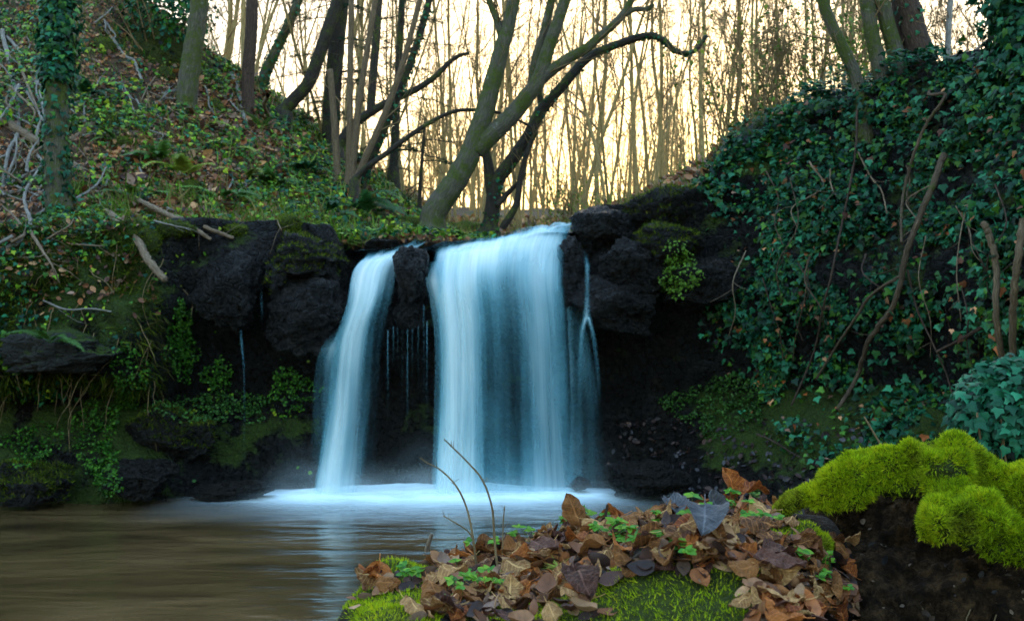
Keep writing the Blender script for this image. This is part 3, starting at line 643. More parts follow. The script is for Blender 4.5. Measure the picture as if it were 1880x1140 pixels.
tree('leaning_tree', 'dark-barked tree bending far right behind the mossy leaning tree', P(905, 410, 15.8),
     [([(898, 425), (904, 385), (912, 335), (940, 295), (970, 250), (992, 205), (1012, 182), (1034, 157), (1079, 107), (1131, 83), (1188, 66), (1220, 76), (1241, 95), (1272, 96), (1298, 66)], 15.8, 15, 3.5)], m_barkd, nt=12, lv=1, Lr=(.3, .9),
     branches=[([(908, 380), (900, 335), (896, 300), (888, 262)], 15.8, 12, 8), ([(995, 200), (990, 165), (1000, 150), (1010, 135)], 15.8, 6, 3), ([(912, 378), (935, 352), (952, 335), (966, 318)], 15.7, 6, 2.5), ([(922, 420), (948, 375), (955, 330), (968, 280), (985, 240)], 15.6, 7, 4)], ivyn=260)
h = base(342, 190, 17); tree('tree', 'pale lichen-spotted trunk, thickest on the left slope', h, [([(340, 205), (346, 150), (354, 95), (364, 30), (369, -40)], h[1], 20, 16)], m_bark, nt=4)
h = base(456, 205, 17); tree('tree', 'straight reddish brown trunk standing on the slope edge', h, [([(456, 215), (455, 150), (459, 90), (462, 40), (463, -40)], h[1], 12, 11)], m_barkb, nt=4)
tree('tree', 'slim leaning trunk with green leaves right of the reddish trunk', P(482, 152, 18.5), [([(478, 165), (490, 130), (508, 90), (530, 45), (556, -20)], 18.5, 11, 8)], m_bark, nt=5, ivyn=120, ivysz=.07)
tree('tree', 'dark trunk leaning right from the top of the left slope', P(532, 195, 18), [([(520, 205), (538, 185), (565, 155), (583, 110), (602, 55), (628, -20)], 18, 12, 12)], m_barkd, nt=5)
tree('tree', 'dark slanting trunk crossed by hazel poles on the slope', P(628, 262, 17.5), [([(618, 275), (640, 240), (668, 215), (700, 195), (735, 178), (768, 162), (800, 140), (825, 115), (845, 102), (862, 98)], 17.5, 10, 3)], m_barkd, nt=8, lv=1, Lr=(.3, 1), branches=[([(680, 208), (684, 150), (690, 80), (695, 0), (697, -30)], 17.5, 8, 7)])
tree('tree', 'low thin limb arching right over the stream', P(655, 325, 15.5), [([(650, 332), (672, 308), (705, 285), (740, 258), (785, 228), (830, 206), (870, 202), (910, 206), (950, 220), (985, 240)], 15.5, 6, 2)], m_barkd, nt=12, lv=0, Lr=(.2, .6))
for pts, lab in (([(620, 330), (616, 260), (611, 190), (606, 128)], 'short broken hazel pole ending in mid air'), ([(640, 335), (642, 240), (643, 120), (646, -30)], 'straight upright hazel pole, second in its clump'), ([(646, 330), (654, 230), (668, 130), (694, -30)], 'hazel pole leaning slightly right in its clump'), ([(652, 335), (680, 270), (712, 195), (742, 110), (776, -20)], 'long straight hazel pole leaning right')):
    tree('hazel_pole', lab, P(pts[0][0], pts[0][1], 16), [(pts, 16, 7, 5 if pts[-1][1] < 0 else 5.5)], m_hazel, nt=3 if pts[-1][1] < 0 else 0, group='hazel poles in one clump')
tree('tree', 'thin ivy-dotted tree leaning right beside the hazel clump', P(665, 330, 16.3), [([(662, 340), (690, 275), (722, 195), (752, 120), (778, 40), (795, -30)], 16.3, 8, 6)], m_barkd, nt=8, ivyn=220, ivysz=.07)
def conifer(label, pts, Y, r0, r1, nb, seed):
    t = empty('conifer', P(*pts[0], Y), label, 'tree'); tb, cb = MB(), MB(); rg = np.random.default_rng(seed)
    p, rd = stem(tb, pts, Y, r0, r1, sink=.4); ndl = []
    for k in range(nb):
        i = rg.integers(2, len(p)-1); a = rg.uniform(0, 6.28); L = rg.uniform(.5, 1.5)
        b, br = limb(p[i], (math.cos(a), math.sin(a)*.7, .1), L, .012, .004, 7, .1, -.07, rg); tube(tb, b, br, 4)
        for q in range(26):
            f = rg.uniform(.25, 1)*6.99; j = int(f); c = b[j]*(1-f+j)+b[j+1]*(f-j) if j < 7 else b[7]
            d = unit((b[min(j+1, 7)]-b[max(j-1, 0)])[None])[0]; sd = np.array([-d[1], d[0], 0])*rg.choice([-1, 1]); dd = d*.7+sd+np.array([0, 0, -.2]); ln = rg.uniform(.08, .25)
            for m in range(7): ndl.append((c+dd*ln*m/7, dd*.6+sd*rg.normal()*.8+d*.4))
    ndl = np.array(ndl); n = len(ndl)
    c = pal(n, [(.008, .035, .024), (.015, .06, .035), (.02, .07, .03)]); up = np.tile([0, 0, 1.], (n, 1)); mb = MB(); pts_, tip = ndl[:, 0], ndl[:, 1]
    scatter(mb, pts_, up, .09, NEEDLE, c, tip=tip, jn=.25, jt=.15)
    tb.build('trunk', m_barkd, t); mb.build('needles', m_leaf, t)
conifer('young conifer with drooping blue-green sprays behind the hazel clump', [(604, 300), (610, 180), (618, 80), (630, -30)], 18.5, 17, 14, 34, 1)
conifer('slimmer conifer with sparse sprays right of the hazel clump', [(722, 320), (728, 200), (733, 100), (740, -30)], 20, 8, 6, 30, 2)
conifer('low conifer sapling with flat sprays left of the leaning tree', [(770, 390), (772, 330), (776, 280), (780, 225)], 17, 4, 2, 12, 3)
# trees on the right bank
h = base(1640, 168, 14); Yr = min(h[1]+.2, 15.5)
tree('tree', 'curved slim trunk, first of the right bank trees', P(1582, 180, Yr), [([(1584, 190), (1566, 128), (1542, 78), (1516, 18), (1505, -40)], Yr, 12, 10)], m_bark, nt=6)
tree('tree', 'straight grey-green trunk beside the curved slim trunk', P(1622, 175, Yr), [([(1626, 190), (1614, 120), (1600, 60), (1588, -30)], Yr, 15, 13)], m_bark, nt=4)
tree('tree', 'smooth trunk leaning left in the middle of the right bank trees', P(1656, 165, Yr), [([(1662, 180), (1645, 100), (1628, 40), (1612, -30)], Yr, 16, 13)], m_bark, nt=4)
tree('tree', 'thickest double trunk wrapped in vines on the right bank', P(1700, 140, Yr), [([(1706, 165), (1690, 95), (1672, 30), (1660, -30)], Yr, 24, 19), ([(1682, 160), (1664, 90), (1650, 20), (1644, -30)], Yr+.15, 13, 10, 1)], m_barkb, nt=4, ivyn=60)
tree('tree', 'thin pale trunk rising right of the vine-wrapped double trunk', P(1738, 130, Yr), [([(1737, 150), (1741, 70), (1747, -30)], Yr, 6, 5)], m_grey, nt=5)
def shrub(label, px, py, Y, hpx, wpx, ns, nl, seed, cols, group=None):
    b = P(px, py, Y); t = empty('shrub', b, label, 'shrub', group); sb, lb = MB(), MB(); rg = np.random.default_rng(seed); pts = []
    for k in range(ns):
        p, r = limb(b+rg.normal(size=3)*[.25*wpx/60, .2, 0]-[0, 0, .3], (rg.normal()*.16, rg.normal()*.1, 1), hpx*Y/F*rg.uniform(.7, 1.1)+.3, .018, .005, 10, .09, .05, rg); tube(sb, p, r, 5)
        twigs(sb, p, r, rg, 11, (.35, 1.1), 2 if ns > 7 else 1, .15, minr=.0035); pts.append(p[3:])
    pts = np.concatenate(pts); i = rg.choice(len(pts), nl); q = pts[i]+rg.normal(size=(nl, 3))*[.22, .22, .16]
    scatter(lb, q, rng.normal(size=(nl, 3))+[0, 0, .6], .065*rng.uniform(.6, 1.3, nl), OVAL, pal(nl, cols), jn=.5)
    sb.build('stems', m_twig, t); lb.build('leaves', m_leaf, t)
YG = [(.10, .17, .02), (.16, .22, .03), (.06, .12, .02), (.2, .2, .03)]
shrub('tall twiggy shrub with yellow-green leaves left of the right bank trees', 1500, 235, 14.2, 230, 60, 9, 700, 1, YG)
shrub('thicket of thin stems above the ivy-topped rock edge', 1400, 290, 14.0, 330, 60, 11, 350, 2, YG)
shrub('narrow leafy shrub beside the highest rock block', 1345, 330, 14.4, 260, 40, 7, 420, 3, YG)
shrub('bright leafy shrub between the right bank trunks', 1570, 170, 15.6, 150, 50, 7, 600, 4, [(.09, .2, .02), (.14, .26, .03)])
shrub('thin brown thicket at the far right behind the trunks', 1765, 130, 15, 170, 80, 9, 60, 5, LITC)
shrub('small backlit bush beyond the lip of the falls', 1040, 402, 22, 70, 60, 7, 450, 6, [(.12, .2, .03), (.2, .24, .04)])
# ---------- dead branches and vines laid on the slopes
def laid(name, label, cat, pts, r0, r1, mat, off=.06, nt=0, group=None, lv=0, Lr=(.15, .5)):
    q = []
    for a in pts:
        hh, nn = cast(a[0], a[1])
        if hh is None: hh = np.array(q[-1]) if q else P(a[0], a[1], 14)
        d = np.array(CAM)-hh; q.append(hh+d/np.linalg.norm(d)*(off+(a[2] if len(a) > 2 else 0)))
    q = np.array(q); Y = q[:, 1].mean(); q[:, 1] = q[:, 1]*.6+np.convolve(np.pad(q[:, 1], 1, 'edge'), np.ones(3)/3, 'valid')*.4
    pth = catmull(q, 10*len(q)); rd = np.linspace(r0, r1, len(pth))*Y/F*(.72 if name == 'vine' else 1.05); rg = np.random.default_rng(int(pts[0][0]+pts[0][1]*7)); pth += rg.normal(size=pth.shape)*.12*rd[:, None]
    mb = MB(); tube(mb, pth, rd, 7, rough=.18)
    if nt: twigs(mb, pth, rd, rg, nt, Lr, lv, .1, (.4, 1.1), .0, 4, .003)
    return tag(mb.build(name, mat), label, cat, group)
DB = 'dead_branch'
for lab, pts, r0, r1, mat, nt in [
    ('thick brown dead branch behind the ivy-clad trunk at the left edge', [(-10, 215), (35, 240), (85, 272), (118, 300)], 9, 7, m_wood, 2),
    ('short sawn pale branch poking right from the ivy-clad trunk', [(118, 264), (150, 243), (184, 219)], 5, 5, m_wood, 0),
    ('long straight tan branch lying down the bank to the stream', [(137, 305), (210, 343), (262, 371), (331, 407), (388, 440)], 7, 3, m_wood, 4),
    ('thinner tan branch lying just above the long straight one', [(215, 349), (282, 385), (355, 409), (430, 438)], 5, 3, m_wood, 3),
    ('tan branch hanging over the left cliff edge with a blunt end', [(205, 392), (238, 430), (272, 478, .2), (301, 514, .45)], 8, 6, m_wood, 0),
    ('wavy grey dead branch high on the leafy slope', [(208, 72), (226, 101), (246, 113), (256, 137), (262, 158)], 3.6, 2.5, m_grey, 3),
    ('whitish upright dead branch nearest the left edge', [(12, 62), (18, 133), (30, 181), (32, 242), (16, 282), (-2, 347)], 4.5, 3, m_grey, 5),
    ('whitish forked twig slanting down from the upright dead branch', [(12, 66), (36, 93), (60, 137), (72, 160)], 3.2, 2, m_grey, 2),
    ('pale curved dead branch rising from the lower left edge', [(-4, 462), (38, 420), (56, 363), (80, 308)], 4, 2.5, m_grey, 5),
    ('grey dead branch crossing the ivy-clad trunk low down', [(-5, 359), (52, 349), (90, 352), (150, 352)], 3.5, 2.5, m_grey, 3),
    ('thin grey twig above the crossing grey branch', [(0, 345), (44, 323), (82, 305)], 2.6, 2, m_grey, 3),
    ('pale dead stick leaning under the reddish trunk', [(428, 138), (440, 181), (448, 214), (461, 246)], 4, 3.2, m_grey, 1),
    ('dead pole slanting down right of the reddish trunk', [(475, 158), (501, 214), (520, 250), (538, 284)], 3.6, 3.6, m_wood, 0),
    ('pale dead pole below the dark leaning trunk', [(516, 200), (557, 250), (600, 288)], 4, 4, m_wood, 0),
    ('tan log end lying by the stream left of the leaning tree', [(660, 385), (695, 411), (732, 440)], 5, 4, m_wood, 0),
    ('thin stick beside the tan log by the stream', [(667, 362), (695, 397), (726, 430)], 3, 3, m_hazel, 2),
    ('thin pale twig across the mossy left bank face', [(80, 552), (120, 568), (170, 567), (205, 572)], 2, 1.2, m_grey, 1)]:
    laid(DB, lab, 'dead branch', pts, r0, r1, mat, nt=nt, group='dead branches on the left slope')
rq = np.random.default_rng(21)
for k in range(70):
    x, y = (rq.uniform(-5, 210), rq.uniform(30, 470)) if k < 30 else ((rq.uniform(150, 640), rq.uniform(60, 430)) if k < 58 else (rq.uniform(225, 300), rq.uniform(130, 235)))
    hh, nn = cast(x, y)
    if hh is None or hh[1] > 20: continue
    a = rq.normal()*.9+(.9 if k % 2 else -.6); L = rq.uniform(25, 75); bnd = rq.normal()*16
    laid('fallen_twig', 'thin bare twig lying loose on the left slope', 'twig', [(x, y), (x+L*.35*math.cos(a)+bnd*.4, y+L*.35*math.sin(a), rq.uniform(0, .15)), (x+L*.7*math.cos(a)+bnd, y+L*.7*math.sin(a), rq.uniform(0, .2)), (x+L*math.cos(a)+bnd*.7, y+L*math.sin(a))], rq.uniform(1.2, 2.4), .9, m_grey if k % 3 else m_wood, off=.08, nt=3, group='thin twigs on the left slope')
rq = np.random.default_rng(33)
for k in range(22):
    x, y = rq.uniform(-10, 95), rq.uniform(90, 470); a = rq.choice([1, -1])*rq.uniform(.5, 1.5)-(math.pi if rq.random() < .4 else 0); L = rq.uniform(60, 150); bnd = rq.normal()*25
    laid('dead_branch', 'bleached bare branch in the tangle at the left picture edge', 'dead branch', [(x, y), (x+L*.3*math.cos(a)+bnd*.5, y+L*.3*math.sin(a), .1), (x+L*.65*math.cos(a)+bnd, y+L*.65*math.sin(a), .25), (x+L*math.cos(a)+bnd*.8, y+L*math.sin(a), .1)], rq.uniform(2, 3.6), 1.2, m_grey if k % 3 else m_wood, off=.12, nt=5, group='tangled bleached branches at the left edge', Lr=(.2, .7), lv=0)
m_vine = bark_mat('vine_bark', [(.3, (.05, .032, .02)), (.7, (.15, .10, .06))], .15)
for lab, pts, r0, r1, mat, off in [
    ('thick bare stem curving down the middle of the ivy wall', [(1731, 285), (1715, 340), (1690, 395), (1664, 468), (1645, 556), (1596, 625), (1566, 694), (1540, 752)], 9, 5.5, m_vine, .45),
    ('long thin brown stem from the upper right crossing the thick stem', [(1788, 90), (1746, 141), (1737, 174), (1701, 226), (1681, 278), (1657, 347), (1655, 400), (1657, 445)], 4.5, 3.5, m_vine, .4),
    ('orange-brown stem forking left off the thick bare stem', [(1660, 504), (1600, 541), (1571, 586), (1532, 640), (1496, 697)], 4.2, 3, m_vine, .42),
    ('dark straight vine hanging left of the forking stems', [(1574, 200), (1568, 290), (1548, 400), (1530, 500), (1512, 570), (1490, 650), (1452, 745)], 3.2, 2.4, m_barkb, .3),
    ('thin dark vine trailing right below the fork', [(1666, 495), (1684, 571), (1718, 640), (1738, 690), (1754, 745)], 2.8, 2, m_barkb, .32),
    ('upright yellowish trunk with a broken top at the far right', [(1806, 410), (1818, 440), (1828, 490), (1836, 586), (1842, 712)], 9, 8, m_hazel, .5),
    ('wide yellowish trunk touching the right picture edge', [(1878, 400), (1872, 480), (1866, 566), (1852, 705)], 10, 9, m_hazel, .55),
    ('dark branch slanting up to the yellowish trunk', [(1716, 646), (1770, 620), (1828, 588)], 4, 5, m_barkb, .3),
    ('thin curly vine left of the yellowish trunk', [(1780, 360), (1768, 420), (1756, 500), (1764, 590)], 2, 1.5, m_wood, .3),
    ('pale looping vine high on the ivy wall', [(1524, 310), (1524, 335), (1536, 358), (1560, 367), (1580, 358)], 2.2, 1.6, m_wood, .25),
    ('short brown vine under the bare litter patch', [(1573, 280), (1600, 325), (1618, 350), (1630, 392)], 2.4, 1.8, m_wood, .25),
    ('thin vine hanging at the left edge of the ivy', [(1400, 510), (1415, 560), (1432, 610), (1438, 680)], 1.8, 1.4, m_barkb, .22),
    ('dark twig lying on the litter slope under the ivy', [(1388, 796), (1425, 812), (1453, 831), (1508, 858)], 3, 2, m_barkb, .1)]:
    laid('vine', lab, 'vine', pts, r0, r1, mat, off=off, group='vines and stems on the ivy wall', nt=2)
rq = np.random.default_rng(44)
for k in range(15):
    x, y = rq.uniform(1340, 1870), rq.uniform(230, 560); L = rq.uniform(70, 230); dx = rq.normal()*30; c = rq.normal()*18
    laid('vine', 'thin bare vine strand dangling over the ivy wall', 'vine', [(x, y), (x+dx*.3+c, y+L*.35, rq.uniform(0, .1)), (x+dx*.7-c*.5, y+L*.7, rq.uniform(0, .15)), (x+dx, y+L)], rq.uniform(1.5, 2.8), 1.0, (m_vine, m_wood, m_barkb)[k % 3], off=.26, nt=3, group='thin strands over the ivy wall')
# ---------- moss cushions, ferns
def cushion(px, py, w, h, label, seed, mat=m_mossmound, cat='moss cushion', blades=900, d=None, cols=((.08, .13, .004), (.15, .19, .006), (.05, .085, .004))):
    hh, nn = cast(px, py+h*.3)
    if hh is None: return
    k = hh[1]/F; sz = np.array([w*k/2, (d or w*k*.8)/2, h*k/2]); v, T = ICO5 if w > 60 else ico(4)
    V = v*(1+.22*fbm(v*1.5+seed, 3)+.08*fbm(v*6+seed, 3))[:, None]*sz+hh+[0, sz[1]*.4, 0]
    o = mesh('moss_cushion', V, T, mat); tag(o, label, cat)
    p, n = samp(V, T, blades); k2 = n[:, 1] < .4; mb = MB()
    scatter(mb, p[k2], n[k2], .035*rng.uniform(.6, 1.4, k2.sum()), BLADE, pal(k2.sum(), cols), tip=n[k2], jn=.7, jt=.5); tag(mb.build('moss', m_mossb, o), kind='stuff')
for k, (px, py, w, h, lab) in enumerate([(280, 62, 120, 130, 'big shaggy mossy mound at the top of the left slope'), (188, 78, 40, 50, 'mossy lump left of the wavy grey branch'), (186, 212, 54, 44, 'mossy lump right of the ivy-clad trunk'), (350, 340, 46, 54, 'mossy lump under the tall yellow-green fern'), (270, 428, 46, 50, 'mossy lump above the hanging tan branch'), (265, 338, 36, 26, 'small moss cushion just above the long tan branch'), (320, 410, 70, 36, 'low moss cushion below the tan branches'), (300, 130, 40, 44, 'moss cushion beneath the big shaggy mound'), (395, 190, 34, 44, 'mossy stump remnant between the two slope trunks'), (230, 255, 44, 30, 'moss cushion midway down the left slope'), (130, 340, 50, 60, 'moss cushion at the foot of the ivy-clad trunk'), (430, 415, 54, 26, 'moss strip close above the seeping rock'), (530, 400, 46, 30, 'moss cushion on the slope above the mossy boulder'), (590, 350, 40, 40, 'moss cushion in the ivy below the dark leaning trunk'), (855, 415, 80, 46, 'mossy hump between the two leaning trees'), (740, 405, 70, 44, 'mossy bank hump left of the leaning tree')]):
    cushion(px, py, w, h, lab, k)
def fern(px, py, label, nf, L, seed, cols, spread=1.0, off=0.02, arc=None):
    hh, nn = cast(px, py)
    if hh is None: return
    t = empty('fern', hh, label, 'fern'); rg = np.random.default_rng(seed)
    for k in range(nf):
        a = (arc[0]+(arc[1]-arc[0])*rg.random()) if arc else rg.uniform(math.pi*1.05, math.pi*1.95); d = np.array([math.cos(a)*spread, math.sin(a)*.6, .75])
        p, r = limb(hh, d, 1.15*L*rg.uniform(.75, 1.15), .004, .001, 14, .05, -.1, rg); mb = MB(); c = pal(1, cols)[0]
        tube(mb, p, r, 4, col=c); T = unit(np.gradient(p, axis=0)); m = 44; f = np.linspace(.18, .99, m)*14; i = np.minimum(f.astype(int), 13); c0 = p[i]*(1-f+i)[:, None]+p[i+1]*(f-i)[:, None]
        S = unit(np.cross(T[i], [0, -.4, 1.])); Nn = np.cross(S, T[i]); ln = L*.24*np.sin(np.clip((1-f/14)*1.25+.12, 0, 1.57))
        for sg in (-1, 1):
            scatter(mb, c0, Nn, ln, blade_t(.13, -.1), np.tile(c, (m, 1))*rng.uniform(.8, 1.2, (m, 1)), tip=S*sg+T[i]*.45, jn=.08, jt=.05)
        mb.build('frond', m_fern, t)
FG = [(.06, .15, .025), (.09, .18, .03)]; FY = [(.22, .3, .04), (.3, .36, .06)]; FD = [(.02, .09, .035), (.03, .11, .03)]
for a in [(340, 330, 'yellow-green fern standing tallest on the left slope', 4, .75, 1, FY, 1, .02, (3.6, 5.9)), (448, 330, 'bright yellow fern with drooping fronds on the slope', 4, .6, 2, FY), (425, 280, 'small yellow fern frond tuft up the slope', 3, .5, 3, FY), (92, 630, 'green fern growing from the left bank face', 4, .42, 4, FG), (640, 385, 'dark green fern spreading above the cliff edge', 9, .9, 5, FD), (675, 400, 'dark fern nearest the tan log by the stream', 7, .75, 6, FD), (600, 400, 'dark fern left of the spreading one', 6, .7, 7, FD), (215, 262, 'little fern right of the ivy-clad trunk', 4, .45, 8, FG), (375, 235, 'pale fern below the pale lichen-spotted trunk', 4, .45, 9, FY), (560, 320, 'dark fern in the ivy under the dead pole', 5, .6, 10, FD), (300, 300, 'green fern left of the tallest yellow-green fern', 6, .6, 11, FG), (410, 370, 'green fern low on the slope above the seeping rock', 6, .6, 12, FG), (250, 370, 'green fern beside the thinner tan branch', 5, .5, 13, FG), (500, 350, 'broad green fern in the middle of the lower slope', 7, .65, 14, FG), (480, 240, 'green fern under the pale dead stick', 5, .5, 15, FG), (160, 180, 'dark fern right of the ivy-clad trunk top', 5, .55, 16, FD), (700, 425, 'small dark fern at the stream edge', 5, .45, 17, FD)]: fern(*a)
# ivy-clad trunk at the left, ivy pillar at the right
h = base(112, 400, 12.7); Yl = h[1]-.1
t = empty('ivy_clad_tree', h, 'tall ivy-clad trunk near the left edge, bare bark at its middle', 'tree'); tb, ib = MB(), MB()
p, rd = stem(tb, [(112, 420), (106, 330), (104, 230), (106, 120), (108, 30), (112, -50)], Yl, 25, 17, 14, .12, sink=.3)
k = len(p); ivy_on(ib, p[int(k*.55):], rd[int(k*.55):], 1900, .085, .16); ivy_on(ib, p[:int(k*.6)], rd[:int(k*.6)], 420, .075, .06); tb.build('trunk', m_bark, t); ib.build('ivy', m_ivy, t)
t = empty('ivy_clad_tree', P(1890, 150, 9.6), 'ivy-smothered trunk in the upper right corner', 'tree'); tb, ib = MB(), MB()
p, rd = stem(tb, [(1905, 260), (1890, 130), (1868, 40), (1850, -60)], 9.6, 26, 22, 12); ivy_on(ib, p, rd, 3600, .085, .26); tb.build('trunk', m_barkd, t); ib.build('ivy', m_ivy, t)
# ---------- ground cover
fc = cl_V[cl_F].mean(1); fpx, fpy = proj(fc)
def cl_sub(x0, x1, y0, y1): return cl_F[(fpx > x0) & (fpx < x1) & (fpy > y0) & (fpy < y1) & (fc[:, 1] > 4)]
for o_, V_ in MOSSY:
    p, n = samp(V_, ICO5[1], 9000); n = np.where((n*(p-V_.mean(0))).sum(1)[:, None] < 0, -n, n); k = (n[:, 2]+.9*fbm(p, 3, 3) > .45); p, n = p[k], n[k]; m = len(p); mb = MB()
    if m: scatter(mb, p, np.cross(n, rng.normal(size=(m, 3))), .045*rng.uniform(.4, 1.4, m), blade_t(.09, .25), pal(m, [(.05, .085, .004), (.10, .15, .006), (.03, .05, .004), (.09, .09, .012)], .35), tip=n+[0, 0, .1], jn=.3, jt=.6); tag(mb.build('moss', m_mossb, o_), kind='stuff')
def ivywall():
    p, n = samp(cl_V, cl_sub(1150, 2400, -200, 1000), 150000); px, py = proj(p); k = (p[:, 1] > 4) & (p[:, 2] > .3)
    edge = np.interp(py, [300, 350, 480, 560, 640, 700, 760, 830, 900], [1290, 1300, 1330, 1345, 1395, 1385, 1450, 1500, 1560])
    nz = fbm(p, 3, .9); cl = fbm(p+30, 3, 2.6)
    prob = sm(-60, 50, px-edge+90*cl)*np.clip(.38+1.5*cl+.7*nz, .03, 1)*np.interp(py, [100, 700, 780, 850, 920], [1, 1, .8, .45, .25])
    # a bare litter patch and a dark hollow
    prob *= 1-.85*np.exp(-((px-1640)/35)**2-((py-270)/75)**2)-.7*np.exp(-((px-1760)/55)**2-((py-560)/70)**2)
    k &= rng.random(len(p)) < prob; p, n = p[k], n[k]; m = len(p)
    n = np.where((n*(np.array(CAM)-p)).sum(1)[:, None] < 0, -n, n); off = .02+.34*rng.random(m)**1.8*sm(-.35, .5, fbm(p+5, 3, 1.4))
    mb = MB(); tn = fbm(p+77, 2, 1.1)[:, None]; c = np.where(rng.random((m, 1)) < .035, pal(m, LITC, .3)*.7, pal(m, IVYC, .35))*1.0; c = np.clip(c*(1+.6*tn)*np.array([1.15, 1, 1])+np.array([.02, .01, 0])*np.clip(tn, 0, 1), .002, 1); scatter(mb, p+n*off[:, None], n*.8+[0, -.25, .55], .058*np.exp(np.clip(rng.normal(size=m)*.34, -.8, .55)), IVY, c, jn=.5)
    X = rng.uniform(1.5, 7, 16000); Y = rng.uniform(10.5, 15, 16000); d = sdist(X, Y); z = H(X, Y); q = np.stack([X, Y, z], -1); kk = (d > .2) & (fbm(q, 3, 1.2) > -.15-.3*sm(2, 3, X)) & (X > 1.9); q = q[kk]
    scatter(mb, q+[0, 0, .05]+rng.random((len(q), 3))*[0, 0, .12], np.tile([0, -.3, 1.], (len(q), 1)), .062*rng.uniform(.6, 1.3, len(q)), IVY, pal(len(q), IVYC, .3), tip=(0, -1, 0), jn=.4)
    tag(mb.build('ivy', m_ivy), 'dense dark green ivy hanging over the right bank', 'ivy', kind='stuff')
ivywall()
def bush():
    hh, nn = cast(290, 110); c = hh+[0, .3, .9]; m = 2600; a = unit(rng.normal(size=(m, 3))); q = a*np.array([.85, .7, .95])*(.55+.5*rng.random((m, 1))); q = q*(1+.35*fbm(a*1.7, 3)[:, None])+c
    t = empty('shrub', hh, 'dark evergreen bush crowning the big mossy mound at the top of the slope', 'shrub'); mb, sb = MB(), MB(); rg = np.random.default_rng(8)
    scatter(mb, q, a+[0, 0, .5], .1*rng.uniform(.5, 1.2, m), OVAL, pal(m, IVYC+[(.03, .10, .01)], .35), jn=.6); mb.build('leaves', m_ivy, t)
    for k in range(14):
        p, r = limb(hh-[0, 0, .2], (rg.normal()*.5, rg.normal()*.3, 1), rg.uniform(1, 1.9), .02, .005, 9, .1, .02, rg); tube(sb, p, r, 5); twigs(sb, p, r, rg, 6, (.2, .6), 1, .3)
    sb.build('stems', m_twig, t)
bush()
def slope():
    n = 60000; X = rng.uniform(-11, -.2, n); Y = rng.uniform(11.2, 20, n); d = sdist(X, Y); z = H(X, Y); e = .05
    N = unit(np.stack([-(H(X+e, Y)-z)/e, -(H(X, Y+e)-z)/e, 1+0*X], -1)); q = np.stack([X, Y, z], -1)
    a = fbm(q, 4, .55); b = fbm(q+50, 4, .9); c = fbm(q+90, 3, 1.8); ok = d > .15
    low = sm(-5.5, -3, X)*.35
    k = ok & (rng.random(n) < np.clip(.45-.6*b, .1, 1)); mb = MB(); m = k.sum()
    scatter(mb, q[k]+[0, 0, .02]+rng.random((m, 1))*[0, 0, .04], N[k], .085*rng.uniform(.5, 1.2, m), OVAL, pal(m, LITC, .3), jn=.55, jt=2)
    tag(mb.build('leaf_litter', m_litter), 'brown fallen leaves covering the left slope', 'leaf litter', kind='stuff')
    k = ok & (rng.random(n) < np.clip(.26+1.2*b+.6*c+low, .06, .8)); m = k.sum(); mb = MB()
    scatter(mb, q[k]+N[k]*(.04+.14*rng.random((m, 1))), N[k], .075*rng.uniform(.5, 1.25, m), IVY, pal(m, IVYC+GRNC*2+[(.12, .17, .03)], .3), jn=.5, jt=.9)
    tag(mb.build('ground_ivy', m_ivy), 'patches of ivy and small green leaves on the left slope', 'ivy', kind='stuff')
    k = ok & (rng.random(n) < np.clip(.04+1.1*a+.4*c, .05, .5)); m = k.sum(); mb = MB()
    scatter(mb, q[k], N[k]+[0, -.8, 0], .2*rng.uniform(.4, 1.2, m), blade_t(.03, .5), pal(m, [(.07, .16, .012), (.13, .20, .02), (.17, .17, .04)], .3), tip=np.array([0, -.5, .8]), jn=.5, jt=.4)
    tag(mb.build('grass', m_leaf), 'thin grass tufts on the left slope', 'grass', kind='stuff')
slope()
def upstream():
    n = 26000; X = rng.uniform(-6, 8, n); Y = 13+27*rng.random(n)**1.4; z = H(X, Y); q = np.stack([X, Y, z], -1); k = (np.abs(X+.2) > np.where(Y < 15.5, 1.2, .0)) & (sdist(X, Y) > .5); q = q[k]; m = len(q); mb = MB()
    scatter(mb, q+[0, 0, .03], np.tile([0, -.4, 1.], (m, 1)), (.1+.004*q[:, 1])*rng.uniform(.5, 1.3, m), OVAL, pal(m, LITC+[(.4, .18, .05)], .3), jn=.5, jt=2); tag(mb.build('forest_leaf_litter', m_litter), 'orange-brown fallen leaves on the wood floor beyond the falls', 'leaf litter', kind='stuff')
    mb = MB(); k = rng.random(m) < .35; p = q[k]; w = k.sum()
    scatter(mb, p, np.tile([0, -1., .1], (w, 1)), .32*rng.uniform(.4, 1.3, w), blade_t(.035, .4), pal(w, [(.08, .15, .015), (.14, .18, .03), (.16, .13, .05)], .3), tip=(0, 0, 1), jn=.6, jt=.45); tag(mb.build('forest_grass', m_leaf), 'low grass and weeds on the wood floor beyond the falls', 'grass', kind='stuff')
upstream()
def lipgrass():
    n = 5000; X = rng.uniform(-5.5, -1.2, n); Y = 12.2+1.6*rng.random(n); k = (sdist(X, Y) > .25) & (fbm(np.stack([X, Y, 0*X], -1), 3, 1.3) > -.1); X, Y = X[k], Y[k]; q = np.stack([X, Y, H(X, Y)], -1); m = len(q); mb = MB()
    scatter(mb, q, np.tile([0, -1., .3], (m, 1)), .22*rng.uniform(.4, 1.4, m), blade_t(.03, .55), pal(m, [(.06, .15, .01), (.12, .2, .02), (.17, .18, .05)], .3), tip=(0, -.45, .8), jn=.6, jt=.5); tag(mb.build('lip_grass', m_leaf), 'grass tufts spilling over the cliff edge left of the falls', 'grass', kind='stuff')
lipgrass()
